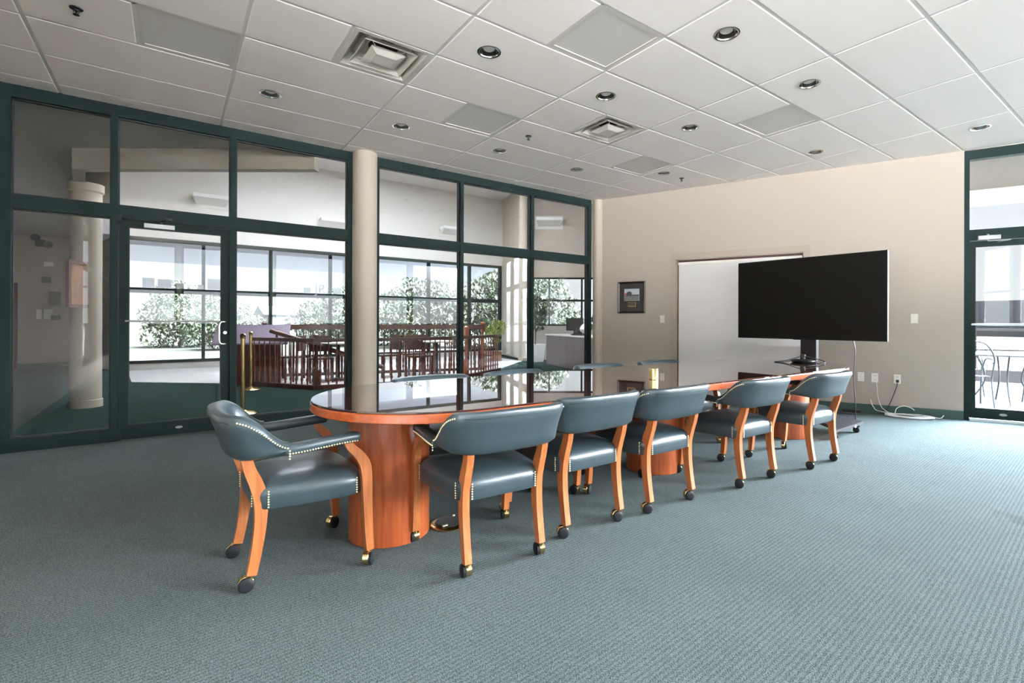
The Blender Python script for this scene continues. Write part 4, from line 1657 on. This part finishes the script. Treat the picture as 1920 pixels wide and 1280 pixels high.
# wall uplights
for (x, lab) in ((.77, 'white box wall uplight seen through the pane above the glass door'), (3.64, 'white box wall uplight seen through the pane left of the column'),
                 (7.27, 'white box wall uplight seen through the first upper pane right of the column')):
    z = {.77: 4.12, 3.64: 3.9, 7.27: 4.1}[x]
    t = thing('wall_uplight', lab, 'wall light', (x, YW, z), 0, 'white wall uplights in the lobby')
    bm = NB()
    rings = []
    for (h, y0_, zz) in ((.3, -.01, -.12), (.38, -.3, .02), (.38, -.32, .1), (.33, -.28, .1), (.25, -.03, -.02)):
        rings.append([Vector((-h, 0, zz)), Vector((h, 0, zz)), Vector((h, y0_, zz)), Vector((-h, y0_, zz))])
    ring_loft(bm, rings)
    obj('housing', bm, M_WHITE, t, smooth=False)
    bm = NB()
    box(bm, (-.42, -.012, -.2), (.42, 0, .2))
    obj('back_plate', bm, M_LOBBYWALL, t, smooth=False)
t = thing('wall_uplight', 'white box wall uplight seen through the last upper pane by the corner', 'wall light', (9.12, 11.92, 4.15), math.atan2(uf.y, uf.x), 'white wall uplights in the lobby')
for ch in [c for c in bpy.data.objects['wall_uplight'].children]:
    c = ch.copy()
    COL.objects.link(c)
    c.parent = t


# ------------------------------------------------------------------ railings
def baluster_mesh(h, r=.020):
    bm = NB()
    lathe(bm, [(r * .8, 0), (r * .8, .05), (r * 1.25, .07), (r * 1.2, .10), (r * .75, .13), (r * 1.25, .20), (r * 1.1, .26), (r * .7, .29), (r * .9, .31), (r * .62, h * .62), (r * .5, h)], 10)
    return bm


def railing(path, h, label, step, mb, mr, base_h=.07, name='stair_railing', rail=(.035, .03)):
    t = thing(name, label, 'railing', (path[0][0], path[0][1], 0))
    o = Vector((path[0][0], path[0][1], 0))
    bm = NB()
    for a, b in zip(path[:-1], path[1:]):
        a, b = Vector(a).to_3d() - o, Vector(b).to_3d() - o
        d = (b - a)
        T_ = Matrix.Translation(a) @ Matrix.Rotation(math.atan2(d.y, d.x), 4, 'Z')
        box(bm, (-.03, -.05, 0), (d.length + .03, .05, base_h), T_)
    obj('base_rail', bm, mr, t, smooth=False)
    bm = NB()
    for a, b in zip(path[:-1], path[1:]):
        a, b = Vector(a).to_3d() - o, Vector(b).to_3d() - o
        d = (b - a)
        T_ = Matrix.Translation(a) @ Matrix.Rotation(math.atan2(d.y, d.x), 4, 'Z')
        box(bm, (-.03, -rail[0], h - rail[1] * 2), (d.length + .03, rail[0], h), T_)
    bevel(bm, .008, 2)
    obj('top_rail', bm, mr, t)
    first = None
    for a, b in zip(path[:-1], path[1:]):
        a, b = Vector(a).to_3d() - o, Vector(b).to_3d() - o
        L = (b - a).length
        n = max(1, int(L / step))
        for k in range(n):
            p = a + (b - a) * ((k + .5) / n)
            if first is None:
                first = obj('baluster', baluster_mesh(h - base_h - rail[1] * 2), mb, t)
                c = first
            else:
                c = first.copy()
                COL.objects.link(c)
            c.parent = t
            c.location = (p.x, p.y, base_h)
    return t


def newel(t, x, y, h, m, w_=.045):
    bm = NB()
    boxc(bm, (x, y, h * .18), (w_ * 2, w_ * 2, h * .36))
    lathe(bm, [(w_ * .9, h * .36), (w_ * .55, h * .40), (w_ * .8, h * .5), (w_ * .5, h * .8), (w_ * .6, h * .84)], 16, (x, y, 0))
    boxc(bm, (x, y, h * .92), (w_ * 2, w_ * 2, h * .16))
    lathe(bm, [(w_ * 1.2, h), (w_ * 1.25, h + .02), (w_ * .4, h + .05), (.002, h + .052)], 16, (x, y, 0))
    bevel(bm, .004, 1, 60)
    return obj('newel_post', bm, m, t)


n1 = railing([(1.15, 10.3), (1.95, 9.02), (3.6, 8.68), (5.2, 9.3), (6.15, 9.98)], .86,
             'near red-brown stair railing with turned balusters, seen through the glass wall', .125, M_REDWOOD, M_DARKWOOD)
newel(n1, 4.86 - 1.15, 9.16 - 10.3, 1.02, M_CHERRY)
newel(n1, .8, -1.28, .9, M_DARKWOOD)
n2 = railing([(1.5, 11.5), (2.65, 11.19), (5.9, 10.3)], 1.08, 'farther taller stair railing behind the dark chairs in the lobby', .13, M_DARKWOOD, M_DARKWOOD, .07, 'stair_railing', (.06, .05))
newel(n2, .0, 0, 1.1, M_DARKWOOD)
newel(n2, 4.4, -1.2, 1.1, M_CHERRY)
# sloping handrail of the flight
hr = thing('stair_handrail', 'sloping dark wooden handrail descending behind the near balusters', 'handrail', (1.45, 10.2, 0))
bm = NB()
tube(bm, [(.0, .15, .98), (.7, -.1, .72), (1.6, -.4, .36), (1.9, -.5, .24)], .045, 10)
obj('rail', bm, M_DARKWOOD, hr)
bm = NB()
for k in range(7):
    f = k / 6
    tube(bm, [(.1 + 1.6 * f, .1 - .5 * f, 0.0), (.1 + 1.6 * f, .1 - .5 * f, .93 - .66 * f)], .02, 8)
obj('post', bm, M_DARKWOOD, hr)
# pale floor round the stair
bm = NB()
prism(bm, [(1.3, 10.3), (2.05, 9.15), (3.6, 8.8), (5.1, 9.4), (6.1, 10.05), (8.2, 12.0), (8.4, 14.7), (-.8, 14.7), (-.6, 12.0)], .0, .012)
struct('floor_stair', bm, M_CONC, smooth=False)


# dining chairs and tables by the stair
def make_dining(label):
    t = thing('dining_chair', label, 'chair', (0, 0, 0), 0, 'dark dining chairs behind the stair railing')
    bm = NB()
    box(bm, (-.21, -.2, .43), (.21, .22, .46))
    bevel(bm, .01, 2)
    obj('seat', bm, M_DARKWOOD, t)
    bm = NB()
    box(bm, (-.2, -.235, .56), (.2, -.205, .86))
    bevel(bm, .01, 2)
    obj('backrest', bm, M_DARKWOOD, t)
    for x, y, h in ((-.19, -.2, .58), (.19, -.2, .58), (-.19, .2, .43), (.19, .2, .43)):
        bm = NB()
        boxc(bm, (x, y, h / 2), (.035, .035, h))
        obj('leg', bm, M_DARKWOOD, t, smooth=False)
    return t


DC = [(2.25, 10.0, 170), (2.95, 9.7, 150), (2.95, 10.55, 20), (4.0, 9.55, 185), (4.15, 10.3, 10), (1.85, 10.75, 60), (3.55, 10.15, 100)]
proto = None
where = ['leftmost behind the sloping handrail', 'second from the left', 'at the far side of the first white table', 'in front of the second white table', 'behind the second white table', 'by the far railing at left', 'between the two white tables']
for (x, y, a), wv_ in zip(DC, where):
    lab = 'dark wooden dining chair in the lobby, ' + wv_
    if proto is None:
        c = proto = make_dining(lab)
    else:
        c = copy_tree(proto)
        c['label'] = lab
    c.location = (x, y, .012)
    c.rotation_euler = (0, 0, R(a))
for (x, y, lab) in ((2.6, 10.15, 'white topped cafe table behind the near railing, left'), (4.55, 9.9, 'white topped cafe table behind the near railing, right')):
    t = thing('cafe_table', lab, 'table', (x, y, .012), 0, 'white cafe tables in the lobby')
    bm = NB()
    lathe(bm, [(.33, .70), (.34, .705), (.34, .725), (.33, .73)], 32)
    obj('tabletop', bm, M_WHITE, t)
    bm = NB()
    lathe(bm, [(.2, 0), (.2, .02), (.03, .05), (.03, .70)], 20)
    obj('pedestal', bm, M_STAND, t)

# brass stanchions
for (x, y, h, lab) in ((.70, 7.12, 1.0, 'brass stanchion post close behind the glass, right of the door'), (1.055, 9.57, .98, 'brass stanchion post farther back at the end of the stair railing')):
    t = thing('stanchion', lab, 'stanchion', (x, y, 0), 0, 'brass stanchion posts')
    bm = NB()
    lathe(bm, [(.15, 0), (.155, .012), (.13, .03), (.06, .045), (.03, .06), (.03, .07)], 32)
    obj('base', bm, M_BRASS, t)
    bm = NB()
    lathe(bm, [(.025, .06), (.025, h - .06)], 20)
    obj('post', bm, M_BRASS, t)
    bm = NB()
    lathe(bm, [(.03, h - .07), (.03, h - .03), (.036, h - .02), (.02, h), (.003, h + .004)], 20)
    obj('cap', bm, M_BRASS, t)

# sloping exhibit panel
ex = thing('exhibit_panel', 'sloping purple-grey exhibit panel on a dark base left of the stair', 'exhibit panel', (1.05, 10.6, .0), R(-15))
bm = NB()
rings = [[Vector((-.45, -.25, .72)), Vector((.75, -.25, .72)), Vector((.75, .3, 1.05)), Vector((-.45, .3, 1.05))],
         [Vector((-.45, -.24, .75)), Vector((.75, -.24, .75)), Vector((.75, .3, 1.08)), Vector((-.45, .3, 1.08))]]
ring_loft(bm, rings)
obj('panel', bm, M_PURPLE, ex, smooth=False)
bm = NB()
box(bm, (-.35, -.1, 0), (.6, .15, .8))
obj('base', bm, M_DARKWOOD, ex, smooth=False)

# reception counter
ct = thing('reception_counter', 'mauve laminate reception counter seen through the last glass bay', 'counter', (7.4, 8.35, 0), 0)
ud = (Vector((7.98, 10.4)) - Vector((7.4, 8.35))).normalized()
CT = Matrix(((ud.x, ud.y, 0, 0), (ud.y, -ud.x, 0, 0), (0, 0, 1, 0), (0, 0, 0, 1)))
for a, b in ((-.75, .55), (.555, 1.35), (1.355, 2.35)):
    bm = NB()
    box(bm, (a, 0, .03), (b, .6, .80), CT)
    obj('front_panel', bm, M_COUNTER, ct, smooth=False)
bm = NB()
box(bm, (-.78, -.03, .80), (2.38, .63, .83), CT)
bevel(bm, .006, 2)
obj('worktop', bm, M_COUNTERTOP, ct)
bm = NB()
box(bm, (-.7, .05, 0), (2.3, .55, .03), CT)
obj('plinth', bm, M_DARK, ct, smooth=False)


def on_counter(a, b):
    p = CT @ Vector((a, b, 0))
    return (7.4 + p.x, 8.35 + p.y, .83)


ph = thing('desk_phone', 'dark desk telephone on the reception counter', 'telephone', on_counter(.95, .25), R(200))
bm = NB()
ring_loft(bm, [[Vector((-.1, -.1, 0)), Vector((.1, -.1, 0)), Vector((.1, .1, 0)), Vector((-.1, .1, 0))], [Vector((-.1, -.09, .03)), Vector((.1, -.09, .03)), Vector((.1, .09, .1)), Vector((-.1, .09, .1))]])
obj('body', bm, M_STAND, ph, smooth=False)
bm = NB()
tube(bm, spline([(-.07, -.09, .06), (-.07, -.05, .085), (-.07, .04, .12), (-.07, .09, .13)], 4), .022, 10)
obj('handset', bm, M_BLACK, ph)
mo = thing('desk_ornament', 'pale round desk ornament beside the telephone on the counter', 'ornament', on_counter(.62, .28), R(0))
bm = NB()
lathe(bm, [(.09, 0), (.09, .012), (.03, .03), (.02, .06)], 20)
obj('base', bm, M_STAND, mo)
bm = NB()
lathe(bm, [(.02, .05), (.08, .09), (.105, .15), (.08, .22), (.03, .27), (.004, .28)], 20)
obj('body', bm, M_WHITE, mo)
mn = thing('monitor', 'dark monitor standing at the far end of the counter', 'monitor', on_counter(1.3, .35), R(110))
bm = NB()
box(bm, (-.24, -.015, .1), (.24, .015, .42))
bevel(bm, .006, 2)
obj('screen_housing', bm, M_BLACK, mn)
bm = NB()
box(bm, (-.02, -.01, 0), (.02, .03, .2))
box(bm, (-.1, -.07, 0), (.1, .07, .012))
obj('stand', bm, M_BLACK, mn, smooth=False)


# ------------------------------------------------------------------ plants
def leaf_cloud(blobs, n, size, rng, quad=True):
    bm = NB()
    tot = sum(b[3] ** 2 for b in blobs)
    for cx, cy_, cz, r, fl in [(b[0], b[1], b[2], b[3], b[4] if len(b) > 4 else 1) for b in blobs]:
        for k in range(int(n * r * r / tot)):
            while True:
                v = Vector((rng.uniform(-1, 1), rng.uniform(-1, 1), rng.uniform(-1, 1)))
                if v.length < 1:
                    break
            v = v.normalized() * (v.length ** .5) * r
            p = Vector((cx + v.x, cy_ + v.y, cz + v.z * fl))
            s = size * rng.uniform(.6, 1.3)
            q = Matrix.Rotation(rng.uniform(0, 6.28), 4, 'Z') @ Matrix.Rotation(rng.uniform(-1.2, 1.2), 4, 'X')
            vs = [bm.verts.new(p + q @ Vector(c)) for c in ((0, -s, 0), (s * .45, 0, s * .12), (0, s, 0), (-s * .45, 0, s * .12))]
            bm.faces.new(vs)
    return bm


rp = random.Random(11)
pb = thing('potted_shrub', 'leafy yellow-green shrub in a slatted wooden bucket in the lobby', 'potted plant', (7.55, 12.35, .012))
bm = NB()
for k in range(18):
    a = 2 * PI * k / 18
    T_ = Matrix.Rotation(a, 4, 'Z')
    box(bm, (.125, -.021, 0), (.14, .021, .27), T_)
obj('bucket', bm, M_CRATE, pb, smooth=False)
bm = NB()
lathe(bm, [(.125, .01), (.125, .22), (.002, .23)], 18)
obj('soil', bm, M_DARK, pb)
bm = NB()
tube(bm, spline([(0, 0, .2), (.02, .01, .5), (-.02, .0, .85)], 4), .012, 6)
tube(bm, spline([(.01, 0, .4), (.08, -.02, .7), (.12, .0, .95)], 4), .008, 6)
obj('stem', bm, M_BARK, pb)
obj('foliage', leaf_cloud([(0, 0, .95, .26), (-.18, .05, .85, .2), (.14, -.05, 1.0, .2), (0, 0, .65, .14)], 700, .035, rp), M_LEAFY, pb, smooth=False)

pd = thing('potted_tree', 'tall dark indoor tree in a white planter beside the lobby pier', 'potted plant', (8.35, 11.55, .012))
bm = NB()
rings = [[Vector((sx * h, sy * h, z)) for sx, sy in ((-1, -1), (1, -1), (1, 1), (-1, 1))] for h, z in ((.17, 0), (.21, .5), (.18, .5), (.17, .44))]
ring_loft(bm, rings)
obj('planter', bm, M_WHITE, pd, smooth=False)
bm = NB()
tube(bm, spline([(0, 0, .4), (.02, .02, .9), (-.02, 0, 1.5)], 4), .02, 8)
obj('trunk', bm, M_BARK, pd)
obj('foliage', leaf_cloud([(0, 0, 1.5, .34), (.1, .0, 1.15, .28), (-.12, .05, 1.8, .26), (.3, -.2, 1.55, .26)], 900, .06, rp), M_LEAFD, pd, smooth=False)

pc = thing('potted_plant', 'small broad-leaved plant in a grey pot on the reception counter', 'potted plant', on_counter(.05, .3))
bm = NB()
lathe(bm, [(.06, 0), (.085, .14), (.075, .14), (.07, .12), (.002, .12)], 20)
obj('pot', bm, M_LENS, pc)
obj('foliage', leaf_cloud([(0, 0, .28, .17), (.05, .03, .40, .1)], 90, .07, rp), M_LEAFD, pc, smooth=False)

# ------------------------------------------------------------------ outdoors
bm = NB()
prism(bm, [(-250, -250), (250, -250), (250, 250), (-250, 250)], -.35, -.12)
struct('ground', bm, M_GRASS, smooth=False)
bm = NB()
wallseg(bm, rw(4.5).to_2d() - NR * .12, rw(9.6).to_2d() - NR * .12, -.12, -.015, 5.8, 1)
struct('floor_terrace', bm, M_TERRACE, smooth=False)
bm = NB()
prism(bm, [(-3, 15.02), (9.6, 15.02), (9.6, 19.5), (-3, 19.5)], -.12, -.02)
struct('floor_walkway', bm, M_WALKWAY, smooth=False)
bm = NB()
prism(bm, [(-90, -140), (90, -140), (90, YB - 8), (-2.5, YB - 8), (-2.5, YB - .25), (-90, YB - .25)], -.11, -.02)  # unseen pale ground added to bounce sunlight onto the room ceiling
prism(bm, [(-90, YB - .25), (XL - .25, YB - .25), (XL - .25, 6.1), (-90, 6.1)], -.11, -.02)
struct('floor_bounce', bm, M_BOUNCE, smooth=False)
# overhang outside the lobby windows
bm = NB()
ring_loft(bm, [[Vector((x, YW + .2, 3.12)), Vector((x, 17.5, 2.78)), Vector((x, 17.5, 3.2)), Vector((x, YW + .2, 3.6))] for x in (-1.4, 9.4)])
struct('ceiling_overhang', bm, M_LAV, smooth=False)
# overhang over the terrace
bm = NB()
box(bm, (2.5, -2.3, 3.20), (6.1, -.2, 3.34), T)
struct('ceiling_terrace', bm, M_SOFFIT, smooth=False)
bm = NB()
box(bm, (2.5, -2.5, 2.98), (6.1, -2.3, 3.5), T)
struct('trim_20', bm, M_CONC, smooth=False)

rt = random.Random(5)
TREES = [(0.35, 29.6, 3.1, 'round pale tree outside, seen through the glass door left of its middle mullion'), (2.0, 25.7, 2.5, 'low pale bush outside, seen through the right side of the glass door'),
         (6.95, 32.3, 2.65, 'low bushy tree in the distance under the JR lettering'), (7.3, 26.6, 3.1, 'rounded pale tree outside, just left of the round column'),
         (9.7, 26.1, 3.1, 'pale green tree outside, just right of the round column'), (9.9, 22.6, 3.6, 'taller light green tree outside, in the middle of the first pane right of the column'),
         (12.6, 20.7, 3.7, 'big pale tree outside, behind the potted shrub'), (14.2, 19.3, 3.7, 'big pale tree outside, at the left of the last glass bay'),
         (38.0, 46.5, 1.9, 'small distant hazy tree above the middle of the reception counter'), (39.4, 45.4, 1.8, 'small distant hazy tree at the right end of the reception counter')]
protos = []
for k in range(3):
    bl = [(0, 0, .55, .40, .9), (.3, .15, .42, .30), (-.32, .1, .44, .30), (.08, -.3, .4, .3), (-.1, .05, .84, .2), (.15, -.1, .74, .22), (0, .1, .2, .3), (.25, -.2, .2, .24), (-.25, -.15, .2, .24)]
    bl = [(a + rt.uniform(-.05, .05), b + rt.uniform(-.05, .05), c + rt.uniform(-.05, .05), r * rt.uniform(.85, 1.15)) for a, b, c, r, *_ in bl]
    bmf = leaf_cloud(bl, 5000, .035, rt)
    bmt = NB()
    tube(bmt, [(0, 0, 0), (.01, 0, .3), (0, .01, .7)], [.035, .028, .012], 8)
    for a in (0, 2, 4):
        tube(bmt, [(0, 0, .35), (.14 * math.cos(a), .14 * math.sin(a), .58)], [.018, .008], 6)
    protos.append((bmf, bmt))
pm = []
for k, (bmf, bmt) in enumerate(protos):
    a = obj('foliage', bmf, M_LEAF, smooth=False)
    b = obj('trunk', bmt, M_BARK)
    pm.append((a.data, b.data))
    bpy.data.objects.remove(a)
    bpy.data.objects.remove(b)
for k, (x, y, h, lab) in enumerate(TREES):
    t = thing('tree', lab, 'tree', (x, y, -.12), k * 1.3, 'trees outside the lobby')
    t.scale = (h, h, h)
    for me_, nm in zip(pm[k % 3], ('foliage', 'trunk')):
        o = bpy.data.objects.new(nm, me_)
        COL.objects.link(o)
        o.parent = t
fbld = thing('far_building', 'long low pale-roofed building in the distance outside', 'building', (16, 62, -.12))
bm = NB()
box(bm, (-8, -4, 0), (8, 4, 1.9))
obj('wall', bm, M_BLDG, fbld, smooth=False)
bm = NB()
ring_loft(bm, [[Vector((x, -4.5, 1.9)), Vector((x, 4.5, 1.9)), Vector((x, 0, 2.9))] for x in (-8.5, 8.5)])
obj('roof', bm, M_ROOF, fbld, smooth=False)

# lettering on the far windows
lt = bpy.data.curves.new('lettering', 'FONT')
lt.body = 'JR'
lt.size = .34
lt.extrude = .004
lo_ = bpy.data.objects.new('lettering', lt)
COL.objects.link(lo_)
dg = bpy.context.evaluated_depsgraph_get()
me = bpy.data.meshes.new_from_object(lo_.evaluated_get(dg))
bpy.data.objects.remove(lo_)
ls = thing('window_lettering', 'grey letters JR and blocks applied to the far lobby windows', 'lettering', (3.16, YW - .012, 1.93))
o = bpy.data.objects.new('letters', me)
COL.objects.link(o)
me.materials.append(M_GREYLET)
o.parent = ls
o.rotation_euler = (R(90), 0, 0)
bm = NB()
for x, w_, h in ((-.28, .17, .14), (.5, .2, .15), (.85, .24, .22), (1.15, .22, .2)):
    box(bm, (x, -.004, 0), (x + w_, .004, h))
obj('block', bm, M_GREYLET, ls, smooth=False)
ls2 = thing('window_lettering', 'stepped grey blocks on the far window seen through the glass door', 'lettering', (-.55, YW - .012, 1.93))
bm = NB()
for x, w_, h in ((0, .22, .22), (.28, .26, .2), (.62, .16, .12), (1.05, .12, .1), (1.25, .42, .26)):
    box(bm, (x, -.004, 0), (x + w_, .004, h))
obj('block', bm, M_GREYLET, ls2, smooth=False)


# terrace furniture seen through the right-hand door
def patio_chair(label, x, y, rz):
    t = thing('patio_chair', label, 'patio chair', (x, y, -.015), rz, 'wrought iron patio chairs')
    bm = NB()
    for a in (-1, 1):
        tube(bm, spline([(a * .23, -.25, 0), (a * .22, -.2, .25), (a * .22, -.18, .42), (a * .22, -.26, .7), (a * .12, -.3, .88), (0, -.31, .92)], 5), .011, 8)
        tube(bm, spline([(a * .24, .25, 0), (a * .23, .22, .25), (a * .23, .2, .42)], 5), .011, 8)
        tube(bm, spline([(a * .22, -.22, .62), (a * .27, -.05, .66), (a * .26, .16, .64), (a * .23, .2, .42)], 5), .010, 8)
    obj('frame', bm, M_IRON, t)
    bm = NB()
    for k in range(9):
        f = -.2 + .05 * k
        tube(bm, [(f, -.18, .43), (f, .2, .43)], .004, 5)
        tube(bm, [(-.21, -.17 + .046 * k, .43), (.21, -.17 + .046 * k, .43)], .004, 5)
    obj('seat', bm, M_IRON, t)
    bm = NB()
    for k in range(7):
        f = -.16 + .053 * k
        tube(bm, [(f, -.19, .45), (f * .9, -.27, .70), (f * .8, -.295, .88 - abs(f) * .35)], .004, 5)
    obj('back_mesh', bm, M_IRON, t)
    return t


patio_chair('wrought iron patio chair outside the right glass door, at the door side of the table', 9.1, 2.05, R(-60))
patio_chair('wrought iron patio chair outside, behind the patio table at right', 10.2, 1.3, R(60))
patio_chair('wrought iron patio chair outside, farthest beyond the patio table', 10.3, 2.45, R(140))
pt = thing('patio_table', 'wrought iron patio table on the terrace beyond the right glass door', 'table', (9.75, 1.78, -.015))
bm = NB()
lathe(bm, [(.48, .70), (.5, .705), (.5, .72), (.48, .725)], 32)
obj('tabletop', bm, M_IRON, pt)
bm = NB()
for k in range(4):
    a = k * PI / 2 + .4
    tube(bm, spline([(.38 * math.cos(a), .38 * math.sin(a), 0), (.2 * math.cos(a), .2 * math.sin(a), .35), (.3 * math.cos(a), .3 * math.sin(a), .7)], 5), .012, 8)
obj('leg', bm, M_IRON, pt)
bm = NB()
box(bm, (3.0, -5.6, -.12), (9.6, -5.45, .22), T)
tag(obj('parapet', bm, M_ROOF, smooth=False), 'low white parapet along the terrace edge outside the right door', 'parapet')
bm = NB()
for s in [3.2 + .9 * k for k in range(8)]:
    box(bm, (s, -5.55, .22), (s + .04, -5.51, 1.05), T)
box(bm, (3.0, -5.55, 1.0), (9.6, -5.5, 1.05), T)
box(bm, (3.0, -5.54, .6), (9.6, -5.51, .63), T)
tag(obj('terrace_rail', bm, M_TERRACE, smooth=False), 'thin grey guard rail above the white terrace parapet', 'railing')
bm = NB()
box(bm, (4.95, -2.46, -.02), (5.03, -2.38, 3.0), T)
struct('trim_21', bm, M_FRAME, smooth=False)
bm = NB()
boxc(bm, (70, 14, 1.6), (14, 22, 3.4))
boxc(bm, (70, 20, 2.4), (12, 5, 5.6))
tag(obj('distant_warehouse', bm, M_BLDG, smooth=False), 'grey distant building on the horizon beyond the terrace', 'building')
